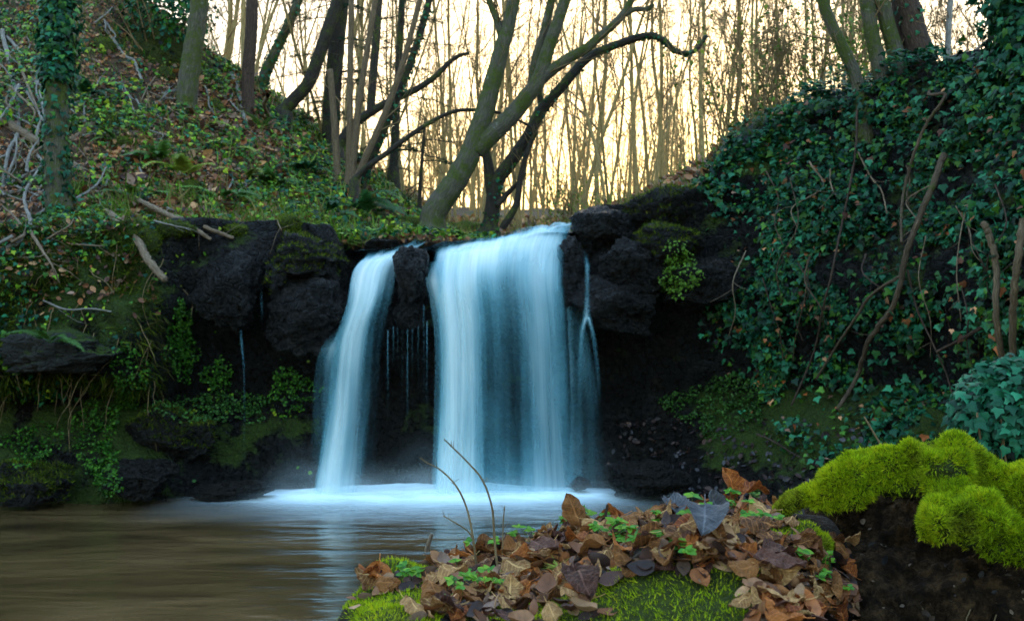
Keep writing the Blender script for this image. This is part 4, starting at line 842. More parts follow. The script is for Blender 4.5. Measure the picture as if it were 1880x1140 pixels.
def cliffplants():
    p, n = samp(cl_V, cl_F, 60000); px, py = proj(p); k = (px < 620) & (py > 420) & (py < 900); p, n, px, py = p[k], n[k], px[k], py[k]
    c = fbm(p, 3, 1.8); pr = np.clip(.1+.9*c, 0, 1)*np.interp(px, [0, 240, 300, 620], [.8, .8, .12, .05])*np.interp(py, [430, 640, 700, 900], [1, .8, .3, .3])
    pr = np.maximum(pr, .8*np.exp(-((py-760-20*np.sin(px/40))/26)**2)*sm(250, 300, px)*sm(600, 520, px)*(c > -.2))
    k = rng.random(len(p)) < pr; p, n = p[k], n[k]; m = len(p); n = np.where(n[:, 1:2] > 0, -n, n); mb = MB()
    scatter(mb, p+n*.03*rng.random((m, 1)), n+[0, -.2, .6], .04*rng.uniform(.6, 1.5, m), ROUND, pal(m, GRNC, .3), jn=.5)
    tag(mb.build('cliff_herbs', m_leaf), 'small green leaves scattered over the left cliff face', 'cliff plants', kind='stuff')
    n = 26000; X = rng.uniform(.8, 4.5, n); p, nn = samp(cl_V, cl_F, 60000); px, py = proj(p); k = (px > 1120) & (px < 1640) & (py > 770) & (p[:, 2] > 0) & (p[:, 1] > 8) & (rng.random(len(p)) < .3); p, nn = p[k], nn[k]; m = len(p); mb = MB()
    nn = np.where(nn[:, 1:2] > 0, -nn, nn)
    scatter(mb, p+nn*.03, nn+[0, 0, .5], .08*rng.uniform(.5, 1.2, m), OVAL, pal(m, [(.05, .025, .02), (.08, .04, .03), (.03, .018, .016), (.07, .06, .065)], .3), jn=.6, jt=2)
    tag(mb.build('wet_leaf_litter', m_litter), 'dark wet fallen leaves on the shore right of the falls', 'leaf litter', kind='stuff')
cliffplants()
def bankface():
    p, n = samp(cl_V, cl_sub(-100, 360, 380, 740), 42000); px, py = proj(p); k = (px < 330) & (py > 400) & (py < 720) & (p[:, 1] > 8); p, n, px, py = p[k], n[k], px[k], py[k]
    n = np.where(n[:, 1:2] > 0, -n, n); c = fbm(p, 3, 1.5); b = fbm(p+20, 3, 1.1); edge = sm(320, 230, px+40*c)
    k = rng.random(len(p)) < .75*edge*sm(-.5, .1, c); mb = MB(); m = k.sum()
    scatter(mb, p[k], np.cross(n[k], rng.normal(size=(m, 3))), .12*rng.uniform(.3, 1.5, m), blade_t(.05, .25), pal(m, [(.035, .065, .005), (.07, .11, .008), (.02, .04, .004), (.09, .08, .02), (.12, .15, .012)], .3), tip=n[k]*.6+[0, 0, -.55], jn=.2, jt=.4)
    tag(mb.build('hanging_moss', m_mossb), 'shaggy moss hanging on the left bank face', 'moss', kind='stuff')
    k = rng.random(len(p)) < .16*edge*sm(-.15, .4, b)+.08*sm(140, 20, px); m = k.sum(); mb = MB()
    scatter(mb, p[k]+n[k]*(.03+.12*rng.random((m, 1))), n[k]+[0, -.2, .5], .055*rng.uniform(.4, 1.3, m), IVY, pal(m, IVYC*2+GRNC, .3), jn=.45)
    k = rng.random(len(p)) < .1*edge*sm(0, .5, fbm(p+70, 3, 1.3))*sm(600, 470, py); m = k.sum()
    tag(mb.build('bank_ivy', m_ivy), 'small ivy leaves trailing over the left bank face', 'ivy', kind='stuff'); mb = MB()
    scatter(mb, p[k]+n[k]*.03, n[k]+[0, 0, .6], .085*rng.uniform(.5, 1.2, m), OVAL, pal(m, LITC, .3), jn=.6, jt=2); tag(mb.build('bank_leaf_litter', m_litter), 'brown fallen leaves caught on the left bank face', 'leaf litter', kind='stuff')
    mb = MB(); rg = np.random.default_rng(4)
    for j in rng.choice(len(p), 90):
        pp, rr = limb(p[j]+n[j]*.06, (rg.normal()*.4, -.4, -.8), rg.uniform(.2, .9), .006, .002, 9, .16, -.15, rg); tube(mb, pp, rr, 4)
    tag(mb.build('dangling_roots', m_twig), 'thin roots and runners dangling over the left bank face', 'roots', kind='stuff')
bankface()
BV = bvh(SOLID)
def patch(px, py, w, h, n, label, cols, sz=.027):
    n = int(n*1.9); h *= 1.25
    mb = MB(); pts, ns = [], []
    for k in range(n):
        a = rng.uniform(0, 6.28); r = rng.random()**.5; x = px+w/2*r*math.cos(a)*(1+.3*math.sin(3*a+px)); y = py+h/2*r*math.sin(a)*(1+.2*math.sin(2*a+py)); hh, nn = cast(x, y)
        if hh is not None: pts.append(hh); ns.append(nn)
    pts, ns = np.array(pts), np.array(ns); m = len(pts)
    yy = np.median(pts[:, 1]); k = np.abs(pts[:, 1]-yy) < .8; pts, ns = pts[k], ns[k]; m = len(pts)
    scatter(mb, pts+ns*(.02+.07*rng.random((m, 1))), ns+[0, -.2, .7], sz*rng.uniform(.6, 1.4, m), ROUND, pal(m, cols, .3), jn=.5)
    tag(mb.build('leafy_patch', m_leaf), label, 'leafy patch', 'green leafy patches on the wet rock', 'stuff')
PG = [(.03, .11, .008), (.06, .17, .012), (.02, .07, .008)]
for a in [(332, 610, 50, 110, 420, 'bright leafy clump hanging below the flat-faced block', PG), (330, 660, 70, 60, 200, 'sparse leafy clump trailing under the brightest hanging clump', PG), (235, 690, 60, 90, 330, 'leafy patch beside the pale overhanging ledge', PG), (400, 690, 60, 50, 230, 'leafy patch left of the single water thread', PG), (535, 710, 80, 60, 320, 'leafy patch close to the foot of the narrow fall', PG), (180, 800, 80, 130, 520, 'largest leafy patch low on the left cliff', PG), (400, 750, 230, 44, 600, 'long leafy strip across the cliff foot behind the water thread', [(.03, .09, .015), (.045, .12, .02)]), (60, 820, 110, 60, 300, 'leafy patch above the waterline rock at the left edge', PG), (200, 870, 50, 60, 220, 'small leafy patch over the low dark waterline rock', PG), (1245, 495, 70, 70, 420, 'bright moss patch below the rock slab right of the falls', [(.07, .15, .015), (.1, .2, .02)]), (1330, 745, 190, 90, 900, 'mossy green patch on the right slope under the ivy', [(.025, .07, .01), (.04, .10, .015)])]: patch(*a)
# ================================================================== foreground: mossy rock with leaves, mossy stump
OUT = np.array([(-.34, 1.1), (-.36, 1.9), (-.43, 2.35), (-.43, 2.62), (-.30, 2.78), (0, 2.93), (.3, 3.05), (.6, 3.17), (.85, 3.25), (1.0, 3.1), (.95, 2.8), (.78, 2.5), (.66, 2.2), (.60, 1.9), (.58, 1.1)])
def poly_sd(X, Y, O):
    p = np.stack([X, Y], -1); best = np.full(X.shape, 1e9); ins = np.zeros(X.shape, bool)
    for a, b in zip(O, np.roll(O, -1, 0)):
        ab = b-a; t = np.clip(((p-a)@ab)/(ab@ab), 0, 1); q = p-(a+t[..., None]*ab); best = np.minimum(best, np.hypot(q[..., 0], q[..., 1]))
        cr = ((a[1] > p[..., 1]) != (b[1] > p[..., 1])) & (p[..., 0] < (b[0]-a[0])*(p[..., 1]-a[1])/(b[1]-a[1]+1e-12)+a[0]); ins ^= cr
    return np.where(ins, best, -best)
def HI(X, Y):
    X = np.asarray(X, float); Y = np.asarray(Y, float); q = np.stack([X.ravel(), Y.ravel(), 0*X.ravel()], -1)
    nz = (.022*fbm(q, 3, 3)+.012*fbm(q+7, 3, 9)).reshape(X.shape)
    d = poly_sd(X, Y, OUT)+.04*fbm(q+3, 3, 5).reshape(X.shape)
    z = 1.065+.11*sm(-.45, .9, X)+nz
    z += .15*np.exp(-((X-.36)/.19)**2-((Y-2.03)/.22)**2)+.05*np.exp(-((X+.26)/.12)**2-((Y-2.0)/.2)**2)+.045*np.exp(-((X+.33)/.1)**2-((Y-2.6)/.1)**2)
    z += .03*np.exp(-((X-.05)/.15)**2-((Y-1.9)/.12)**2)-.10*sm(.45, .75, X)*sm(2.7, 2.2, Y)
    z -= .10*(1-sm(0, .10, d))**2
    return np.where(d < 0, z-np.minimum(-d*9, 1.4), z), d
gx = np.arange(-.75, 1.3, .012); gy = np.arange(1.0, 3.6, .012); X, Y = np.meshgrid(gx, gy); Z, dd = HI(X, Y)
q = np.stack([X, Y, Z], -1).reshape(-1, 3); side = (dd.ravel() < 0)[:, None]
q = q+side*np.stack([.06*fbm(q, 3, 6), .06*fbm(q+11, 3, 6), 0*q[:, 0]], -1)
def moss_mask(p, n, px, py):
    c = fbm(p, 3, 6)
    a = 1.15*np.exp(-((px-1240)/178)**4-((py-1125)/98)**4)+np.exp(-((px-720)/85)**4-((py-1120)/52)**4)+np.exp(-((px-735)/85)**4-((py-1040)/32)**4)+.9*np.exp(-((px-985)/110)**4-((py-1130)/30)**4)+.8*np.exp(-((px-1440)/60)**2-((py-985)/36)**2)+.5*np.exp(-((px-1350)/30)**2-((py-975)/20)**2)+.8*np.exp(-((px-820)/40)**2-((py-1008)/12)**2)
    return sm(.25, .6, a+.35*c)
ipx, ipy = proj(q); mk = moss_mask(q, None, ipx, ipy)*(q[:, 2] > .6)
isl = mesh('mossy_rock', q, grid_faces(len(gx), len(gy)), m_isl, attrs={'moss': mk*1.3-.4}); tag(isl, 'broad mossy rock heaped with fallen leaves in the pool, nearest of all', 'rock')
ISL = BVHTree.FromPolygons([tuple(v) for v in q], [tuple(int(i) for i in f) for f in grid_faces(len(gx), len(gy))])
def mossfield(V, T, n, mask, parent, ln=.017, dens=1):
    p, nn = samp(V, T, n); px, py = proj(p); pr = mask(p, nn, px, py); k = rng.random(n) < pr; p, nn = p[k], nn[k]; m = len(p)
    tone = (.6*fbm(p, 3, 11)+.9*fbm(p+2, 2, 38))[:, None]; base_ = np.array([.30, .42, .006])*(1+.55*tone)+np.array([.10, .05, .0])*np.clip(fbm(p+4, 2, 5), 0, 1)[:, None]
    brn = sm(.2, .55, fbm(p+31, 3, 9))[:, None]*.55; base_ = base_*(1-brn)+np.array([.16, .12, .02])*brn; c = np.clip(base_*(1+.35*rng.normal(size=(m, 1))), .006, .5); mb = MB()
    dirn = unit(nn+[0, 0, .25]+.6*unit(np.stack([fbm(p*1+3, 2, 30), fbm(p+8, 2, 30), fbm(p+15, 2, 30)], -1)))
    scatter(mb, p-nn*.004, np.cross(dirn, rng.normal(size=(m, 3))), ln*rng.uniform(.4, 1.5, m), blade_t(.085, .25), c, tip=dirn, jn=.3, jt=.55)
    return tag(mb.build('moss', m_mossb, parent), kind='stuff')
mossfield(q, grid_faces(len(gx), len(gy)), 1000000, moss_mask, isl, .012)
def caster(tree, px, py):
    for k in range(12):
        r = cast(px, py+5*k, tree)
        if r[0] is not None: return r
    return None, None
# ---------- stump: moss-draped arch over dark rooty soil
def blob(spheres, voxel, name):
    mb = MB(); v, T = ico(3)
    for c, r in spheres: mb.add(v*np.asarray(r)+c, T)
    V, TT = mb.arrays(); me = make_me(name, V, TT); o = bpy.data.objects.new(name, me); COL.objects.link(o)
    md = o.modifiers.new('r', 'REMESH'); md.mode = 'VOXEL'; md.voxel_size = voxel
    dg = bpy.context.evaluated_depsgraph_get(); dg.update(); e = o.evaluated_get(dg).to_mesh()
    nv = len(e.vertices); co_ = np.empty(nv*3, np.float32); e.vertices.foreach_get('co', co_); nr = np.empty(nv*3, np.float32); e.vertices.foreach_get('normal', nr)
    Fq = np.array([list(p.vertices) if len(p.vertices) == 4 else list(p.vertices)+[p.vertices[-1]] for p in e.polygons])
    bpy.data.objects.remove(o); bpy.data.meshes.remove(me)
    co_ = co_.reshape(-1, 3).astype(float)
    ed = np.concatenate([Fq[:, [0, 1]], Fq[:, [1, 2]], Fq[:, [2, 3]], Fq[:, [3, 0]]]); ed = ed[ed[:, 0] != ed[:, 1]]
    for _ in range(6):
        s = np.zeros_like(co_); c = np.zeros(len(co_)); np.add.at(s, ed[:, 0], co_[ed[:, 1]]); np.add.at(c, ed[:, 0], 1); np.add.at(s, ed[:, 1], co_[ed[:, 0]]); np.add.at(c, ed[:, 1], 1)
        co_ = co_*.5+.5*s/c[:, None]
    return co_, nr.reshape(-1, 3).astype(float), Fq
def sp(px, py, Y, r, sy=1.0): return (P(px, py, Y), np.array([r, r*sy, r])*Y/F)
arch = [sp(1428, 945, 2.86, 22), sp(1455, 928, 2.84, 30), sp(1490, 912, 2.8, 36), sp(1530, 893, 2.77, 38), sp(1570, 877, 2.74, 40), sp(1610, 862, 2.72, 42), sp(1655, 858, 2.7, 46), sp(1700, 853, 2.68, 50), sp(1745, 856, 2.66, 52), sp(1785, 868, 2.66, 46), sp(1815, 890, 2.66, 36),
        sp(1725, 905, 2.6, 28), sp(1765, 928, 2.54, 50), sp(1735, 962, 2.5, 50), sp(1800, 962, 2.48, 58), sp(1845, 985, 2.48, 46), sp(1720, 985, 2.52, 32), sp(1880, 1000, 2.46, 34), sp(1855, 900, 2.62, 40), sp(1890, 915, 2.58, 66), sp(1960, 930, 2.6, 90), sp(2060, 960, 2.7, 110),
        sp(1440, 960, 2.8, 18), sp(1465, 985, 2.74, 20), sp(1490, 1005, 2.7, 14)]
rg = np.random.default_rng(31)
for c, r in list(arch):
    for k in range(4):
        a_ = unit(rg.normal(size=3)[None])[0]; a_[2] = abs(a_[2])*.6 if k else -.7; arch.append((c+a_*r*rg.uniform(.65, .95), r*rg.uniform(.3, .5)))
V, N, Fq = blob(arch, .014, 'moss_base')
V = V+N*(.034*fbm(V, 3, 6)+.03*fbm(V+5, 3, 17)-.02*np.abs(fbm(V+2, 2, 10)))[:, None]
st = empty('mossy_stump', P(1700, 1100, 2.8)*[1, 1, 0], 'old stump with bright moss draped over its dark hollow side', 'stump')
mo = mesh('moss_cover', V, Fq, m_mossmound, st)
drape = lambda p, n, px, py: np.clip(sm(-.85, -.2, n[:, 2]+.5*fbm(p, 2, 8)), 0, 1)*(1-.9*sm(.28, .5, fbm(p+21, 3, 7)))
ms = mossfield(V, Fq, 520000, drape, mo, .0135)
core = [sp(1600, 930, 2.98, 60), sp(1540, 975, 2.98, 70), sp(1590, 1030, 2.93, 80), sp(1690, 940, 2.9, 80), sp(1680, 1040, 2.86, 120), sp(1780, 1090, 2.78, 120), sp(1590, 1130, 2.86, 110), sp(1530, 1080, 2.92, 70), sp(1860, 1060, 2.72, 110), sp(1960, 1060, 2.75, 150), sp(1700, 1200, 2.75, 200), sp(1900, 1200, 2.7, 220), sp(2080, 1100, 2.85, 200)]
core += [(P(px, 1480, 2.85), np.array([.34, .3, .55])) for px in (1640, 1860, 2080)]
V2, N2, F2 = blob(core, .015, 'core')
V2 = V2+N2*(.06*fbm(V2, 3, 5)+.05*fbm(V2+5, 4, 13)-.05*np.abs(fbm(V2+9, 3, 8))+.022*fbm(V2+1, 3, 34))[:, None]
core_o = mesh('stump_body', V2, F2, m_dsoil, st)
# roots and crumbs on the stump's dark side
p, n = samp(V2, F2, 9000); k = (n[:, 1] < .1); p, n = p[k], n[k]; mb = MB()
scatter(mb, p, n, .011*np.exp(rng.normal(size=len(p))*.5), OVAL, pal(len(p), [(.03, .016, .008), (.07, .04, .02), (.015, .009, .005), (.12, .07, .035)], .3), jn=1.2, jt=2); mb.build('bark_crumbs', m_litter, core_o)
mb = MB(); rg = np.random.default_rng(9)
for k in range(150):
    i = rg.integers(len(p)); pp, rr = limb(p[i], (rg.normal()*.4, -.3, -1), rg.uniform(.05, .2), .0022, .0007, 8, .25, -.12, rg); tube(mb, pp, rr, 4)
tag(mb.build('roots', m_twig, st), kind='stuff')
STB = BVHTree.FromPolygons([tuple(v) for v in np.vstack([V, V2])], [tuple(int(i) for i in dict.fromkeys(f)) for f in np.vstack([Fq, F2+len(V)])])
# ---------- fallen leaves on the rock
def leaf_obj_mesh(seed, kind):
    rg = np.random.default_rng(seed); w = rg.uniform(.3, .42); ny, nx = 15, 7; ys = np.linspace(0, 1, ny)
    lob = 1+.16*np.abs(np.sin(ys*math.pi*rg.uniform(3.2, 4.4)))*(kind == 0)-.05*(kind == 0)
    hw = w*np.sin(np.clip(ys, 0, 1)**.8*math.pi)**.75*lob; hw[0] = .008; hw[-1] = .01
    c1, c2, tw, fold = rg.uniform(-.5, 1.0), rg.uniform(-.9, 1.3), rg.uniform(-.9, .9), rg.uniform(-.1, .35); V = []
    us = np.linspace(-1, 1, nx)
    for y, h in zip(ys, hw):
        for u in us:
            x = u*h; z = c1*(y-.4)**2+c2*x*x*2+fold*abs(x)+tw*x*(y-.5)+.05*math.sin(u*5+y*8+seed)+.03*math.sin(y*13-u*3+seed*2)+.014*math.cos(abs(u)*5-y*26); V.append((x, y-.5, z))
    V = np.array(V); V[:, 2] -= V[:, 2].min()
    T = grid_faces(nx, ny); mb = MB(); mb.add(V, T)
    s = np.array([(0, -.5, V[ny//2, 2]*0+V[3, 2]), (.02, -.62, V[3, 2]+.03), (.03, -.78, V[3, 2]+.1)]); tube(mb, s, [.012, .009, .009], 4)
    a, TT = mb.arrays(); vein = np.concatenate([np.tile(np.abs(us), ny), np.zeros(mb.n-nx*ny)]); yy = np.concatenate([np.repeat(ys, nx), np.zeros(mb.n-nx*ny)])
    return a, TT, vein, yy
def dead_leaf_mat(name, a, b, rough):
    m, nt = newmat(name); oi = nd(nt, 'ObjectInfo').outputs['Random']; tc = nd(nt, 'TexCoord').outputs['Object']; v = nd(nt, 'Attribute', attribute_name='vein').outputs['Fac']; y = nd(nt, 'Attribute', attribute_name='yy').outputs['Fac']
    n = noise(nt, nd(nt, 'Mapping', {'Vector': tc, 'Location': (0, 0, 0)}).outputs[0], 5, 6, .65); n = math_(nt, 'ADD', n, math_(nt, 'MULTIPLY', math_(nt, 'SUBTRACT', oi, .5), .35))
    c = ramp(nt, n, [(.3, a), (.68, b)])
    sv = math_(nt, 'SINE', math_(nt, 'SUBTRACT', math_(nt, 'MULTIPLY', y, 52), math_(nt, 'MULTIPLY', v, 9))); sv = math_(nt, 'GREATER_THAN', sv, .9)
    mid = math_(nt, 'LESS_THAN', v, .06); vf = math_(nt, 'MAXIMUM', math_(nt, 'MULTIPLY', sv, .35), math_(nt, 'MULTIPLY', mid, .6))
    c = mixc(nt, vf, c, tuple(min(1, x*1.9+.02) for x in b))
    h = math_(nt, 'ADD', noise(nt, tc, 16, 5, .6), math_(nt, 'MULTIPLY', vf, .6))
    p = nd(nt, 'BsdfPrincipled', {'Base Color': c, 'Roughness': rough, 'Specular IOR Level': .22, 'Normal': bump(nt, h, .6, .06)}); t = nd(nt, 'BsdfTranslucent', {'Color': c})
    out(nt, nd(nt, 'MixShader', {0: .15, 1: p.outputs[0], 2: t.outputs[0]}).outputs[0]); return m
LM = {'brown': dead_leaf_mat('brown_leaf', (.075, .026, .008), (.31, .12, .032), .5), 'tan': dead_leaf_mat('tan_leaf', (.22, .09, .028), (.56, .30, .11), .55), 'rust': dead_leaf_mat('rust_leaf', (.18, .04, .010), (.46, .14, .025), .5),
      'purple': dead_leaf_mat('purple_leaf', (.045, .016, .010), (.15, .06, .038), .4), 'grey': dead_leaf_mat('grey_blue_leaf', (.05, .055, .065), (.14, .14, .15), .3)}
KINDL = {'brown': 'curled mid-brown fallen leaf on the broad mossy rock', 'tan': 'pale tan fallen leaf on the broad mossy rock', 'rust': 'rusty orange fallen leaf on the broad mossy rock', 'purple': 'wet dark purplish fallen leaf on the broad mossy rock'}
LPR = {}
for kk in LM:
    for s_ in range(3):
        a, TT, ve, yy = leaf_obj_mesh(hash_ := (list(LM).index(kk)*10+s_), s_ % 2); me = make_me('fallen_leaf', a, TT, attrs={'vein': ve, 'yy': yy}); me.materials.append(LM[kk]); LPR[kk, s_] = me
def place_leaf(px, py, size, kind, label, tilt=.35, yaw=None, roll=None, lift=.012, group='fallen leaves on the mossy rock', s_=None):
    hh, nn = caster(ISL, px, py)
    if hh is None: return None
    o = bpy.data.objects.new('fallen_leaf', LPR[kind, rng.integers(3) if s_ is None else s_]); COL.objects.link(o)
    n = Vector(unit((nn*.6+[0, -.12, .5]+rng.normal(size=3)*tilt)[None])[0]); qt = n.to_track_quat('Z', 'Y'); y = rng.uniform(0, 6.28) if yaw is None else yaw
    o.rotation_mode = 'QUATERNION'; o.rotation_quaternion = qt @ Matrix.Rotation(y, 3, 'Z').to_quaternion(); o.location = Vector(hh)+Vector((0, 0, lift*rng.uniform(.3, 1.6))); o.scale = (size*(1 if rng.random() < .5 else -1)*rng.uniform(.8, 1.2), size, size)
    return tag(o, label, 'leaf', group)
cnt = 0
def leafzone(px, py):
    sky_ = np.interp(px, [650, 700, 830, 940, 1040, 1130, 1300, 1420, 1500], [1090, 1050, 1008, 985, 965, 950, 925, 930, 1010])
    a = 1.1*np.exp(-((px-1240)/175)**4-((py-1125)/93)**4)+np.exp(-((px-715)/75)**4-((py-1125)/48)**4)+np.exp(-((px-720)/75)**4-((py-1040)/26)**4)+.5*np.exp(-((px-985)/100)**4-((py-1135)/22)**4)+.7*np.exp(-((px-1440)/45)**2-((py-975)/30)**2)
    return (py > sky_) & (rng.random() > a*1.1)
tries = 0
while cnt < 285 and tries < 4000:
    tries += 1; px, py = rng.uniform(660, 1560), rng.uniform(920, 1145)
    if not leafzone(px, py): continue
    kk = rng.choice(['brown', 'tan', 'rust', 'purple'], p=[.43, .27, .19, .11])
    if place_leaf(px, py, rng.uniform(.04, .092), kk, KINDL[kk], tilt=.33) is not None: cnt += 1
for a in [(1000, 1045, .095, 'purple', 'large dark purplish leaf lying left of the yellow-green tuft'), (950, 1062, .1, 'tan', 'large brown-tan veined leaf left of the dark purplish one'), (1292, 1008, .085, 'grey', 'large bluish grey wet leaf above the front moss mound'), (1312, 962, .085, 'grey', 'small blue-grey leaf standing on its edge near the back'), (1240, 948, .10, 'grey', 'grey rolled leaf on the back of the rock'), (1338, 912, .10, 'rust', 'orange leaf standing upright highest at the back'), (1385, 935, .11, 'rust', 'broad orange leaf lying beside the stump moss'), (1392, 985, .10, 'brown', 'glossy chestnut brown leaf at the right of the rock'), (1430, 1085, .105, 'purple', 'biggest dark leaf hanging off the right side of the rock'), (1070, 1125, .10, 'purple', 'dark leaf hanging down over the front moss'), (800, 1085, .105, 'tan', 'largest pale crumpled leaf at the left front'), (835, 1100, .08, 'tan', 'pale leaf curled beside the largest crumpled leaf'), (1050, 985, .10, 'brown', 'upright brown leaf at the back left of the heap'), (1430, 1045, .10, 'purple', 'dark violet leaf above the biggest dark leaf'), (1360, 1135, .05, 'tan', 'small pale leaf stuck on the front moss mound')]:
    up = 'upright' in a[4] or 'edge' in a[4]
    o = place_leaf(*a, tilt=.12, lift=.035 if not up else .05)
    if up and o: o.rotation_quaternion = Vector((.2, -1, .3)).to_track_quat('Z', 'Y') @ Matrix.Rotation(.3, 3, 'Z').to_quaternion()
mb = MB(); pts = []; ns = []
while len(pts) < 1100:
    px, py = rng.uniform(655, 1570), rng.uniform(915, 1150)
    if leafzone(px, py):
        hh, nn = caster(ISL, px, py)
        if hh is not None: pts.append(hh); ns.append(nn)
pts, ns = np.array(pts), np.array(ns); m = len(pts)
for tm in (leaf_oval(.3, .1, .5), leaf_oval(.25, -.12, -.6), leaf_oval(.36, .2, .9)):
    k = rng.integers(3, size=m) == 0; kk = k.sum(); scatter(mb, pts[k]+rng.random((kk, 1))*[0, 0, .012], ns[k]*.4+[0, 0, .5], .055*rng.uniform(.5, 1.2, kk), tm, pal(kk, LITC+[(.04, .02, .016)], .3), jn=.5, jt=2)
tag(mb.build('leaf_litter', m_litter), 'layer of small brown fallen leaves under the larger ones on the rock', 'leaf litter', kind='stuff')
# ---------- seedlings, tuft, twigs on the rock
def seedling(px, py, n, sz, label, seed, tree_=None, h=.05):
    sz *= 1.05
    hh, nn = caster(tree_ or ISL, px, py)
    if hh is None: return
    t = empty('seedling', hh, label, 'seedling', 'green seedlings among the fallen leaves'); rg = np.random.default_rng(seed); sb, lb = MB(), MB()
    for k in range(n):
        a = rg.uniform(0, 6.28); p, r = limb(hh, (math.cos(a)*.7, math.sin(a)*.5-.15, 1), h*rg.uniform(.5, 1.5), .0011, .0007, 5, .1, -.03, rg); tube(sb, p, r, 4); tip = p[-1]
        for j in range(3):
            b = a+(j-1)*1.5; dirv = np.array([math.cos(b), math.sin(b)*.8-.2, .1])
            for l in (-.5, 0, .5):
                d2 = dirv+np.cross(dirv, [0, 0, 1])*l
                scatter(lb, tip[None], np.array([[0, -.45, 1.]]), np.array([sz*rg.uniform(.6, 1.1)*(1 if l == 0 else .8)]), leaf_oval(.3, .08, .15), pal(1, [(.08, .23, .015), (.15, .30, .018), (.05, .18, .02)], .15), tip=d2, jn=.15, jt=.1)
    sb.build('stalks', m_leafstalk, t); lb.build('leaves', m_leaf, t)
m_leafstalk = bark_mat('green_stalk', [(.3, (.06, .10, .02)), (.7, (.12, .14, .03))])
for k, (px, py, n, sz, lab) in enumerate([(1055, 955, 6, .026, 'tall seedling cluster at the back edge of the rock'), (1090, 958, 5, .024, 'second seedling cluster at the back edge, right of the tall one'), (885, 1000, 5, .024, 'seedling cluster beside the bases of the tall twigs'), (975, 985, 4, .022, 'seedling on the back edge between the twigs and the tall cluster'), (1115, 1000, 5, .024, 'seedling near the middle of the leaf heap'), (1145, 1002, 6, .026, 'bushiest seedling in the middle of the leaf heap'), (880, 1080, 3, .034, 'broad-leaved yellow-green seedling at the left front'), (905, 1095, 4, .022, 'seedling right of the broad-leaved one'), (855, 1120, 4, .022, 'seedling at the left front edge of the leaves'), (757, 1072, 4, .024, 'seedling on the left moss cushion'), (1232, 1028, 4, .026, 'bright seedling above the front moss mound'), (1275, 968, 4, .022, 'seedling left of the small blue-grey leaf'), (1345, 945, 4, .02, 'seedling behind the small blue-grey leaf'), (1365, 912, 4, .024, 'seedling beside the upright orange leaf at the back'), (1360, 965, 3, .022, 'seedling right of the small blue-grey leaf'), (1415, 975, 3, .024, 'seedling in the moss strip near the stump'), (1478, 1040, 5, .028, 'leafy seedling on the right edge of the rock'), (1490, 1065, 4, .024, 'seedling just below the leafy right edge one'), (1530, 1060, 3, .024, 'seedling standing against the dark stump'), (1545, 1105, 4, .022, 'lowest seedling at the right edge'), (840, 1065, 3, .02, 'tiny seedling under the tall twigs'), (1205, 965, 4, .02, 'tiny seedling at the back behind the grey rolled leaf'), (1180, 1015, 3, .022, 'tiny seedling right of the bushiest one')]): seedling(px, py, n, sz, lab, k)
hh, nn = caster(ISL, 1024, 1062); mb = MB(); m = 26; a = np.linspace(0, 6.28, m); tips = np.stack([np.cos(a), np.sin(a)*.8, .35+.2*rng.random(m)], -1)
scatter(mb, np.tile(hh+[0, 0, .03], (m, 1)), np.tile([0, -.3, 1.], (m, 1)), .04*rng.uniform(.6, 1.2, m), blade_t(.05, .05), pal(m, [(.2, .26, .03), (.26, .3, .05)], .15), tip=tips, jn=.1, jt=.15); tag(mb.build('plant_tuft', m_leaf), 'star-shaped yellow-green tuft in the middle of the leaves', 'plant')
for gxp, gyp, lab in ((1188, 938, 'small grass tuft at the back of the leaf heap'), (1085, 1078, 'dark grassy sprig right of the star-shaped tuft')):
    hh, nn = caster(ISL, gxp, gyp+8); mb = MB(); m = 9
    scatter(mb, np.tile(hh, (m, 1)), np.tile([0, -1., .2], (m, 1)), .05*rng.uniform(.6, 1.2, m), blade_t(.035, .25), pal(m, [(.05, .16, .03)], .2), tip=(0, 0, 1), jn=.6, jt=.55); tag(mb.build('grass_tuft', m_leaf), lab, 'grass')
def twig(label, pts, Y, r0, r1, nt=0, mat=m_twig, name='bare_twig'):
    mb = MB(); Y0 = Y; hh, nn = caster(ISL, *pts[0][:2])
    if hh is not None: Y0 = hh[1]
    p, rd = stem(mb, [(a, b) for a, b in pts], Y0, r0, r1, 6, .12)
    rg = np.random.default_rng(int(pts[0][0]))
    for k in range(nt):
        i = rg.integers(6, len(p)-2); b, br = limb(p[i], (rg.normal(), rg.normal()*.4, .8), rg.uniform(.01, .025), .0009, .0006, 3, .1, 0, rg); tube(mb, b, br, 4)
    tag(mb.build(name, mat), label, 'twig')
twig('tallest bare twig curving up in front of the broad fall', [(915, 1060), (908, 990), (903, 930), (885, 880), (858, 848), (832, 822), (815, 806)], 2.6, 2.6, 1.2, 6)
twig('bare twig curving left below the tallest twig', [(876, 1050), (868, 985), (856, 930), (836, 890), (808, 862), (785, 850), (771, 840)], 2.5, 2.4, 1.1, 5)
twig('short thin twig bending left between the tall twigs', [(872, 1020), (866, 985), (850, 968), (830, 956), (813, 946)], 2.6, 1.8, .9, 2)
twig('short upright twig right of the tall twigs', [(922, 1030), (923, 990), (924, 955), (927, 928)], 2.6, 1.6, 1.0, 2)
twig('stubby reddish stem at the back of the leaf heap', [(1113, 962), (1112, 945), (1115, 926)], 2.9, 3.2, 2.4, 0, m_barkb)
twig('short pale stump of a stick on the left moss', [(783, 1012), (787, 996), (793, 980)], 2.6, 5, 4, 0, m_wood, 'stick')
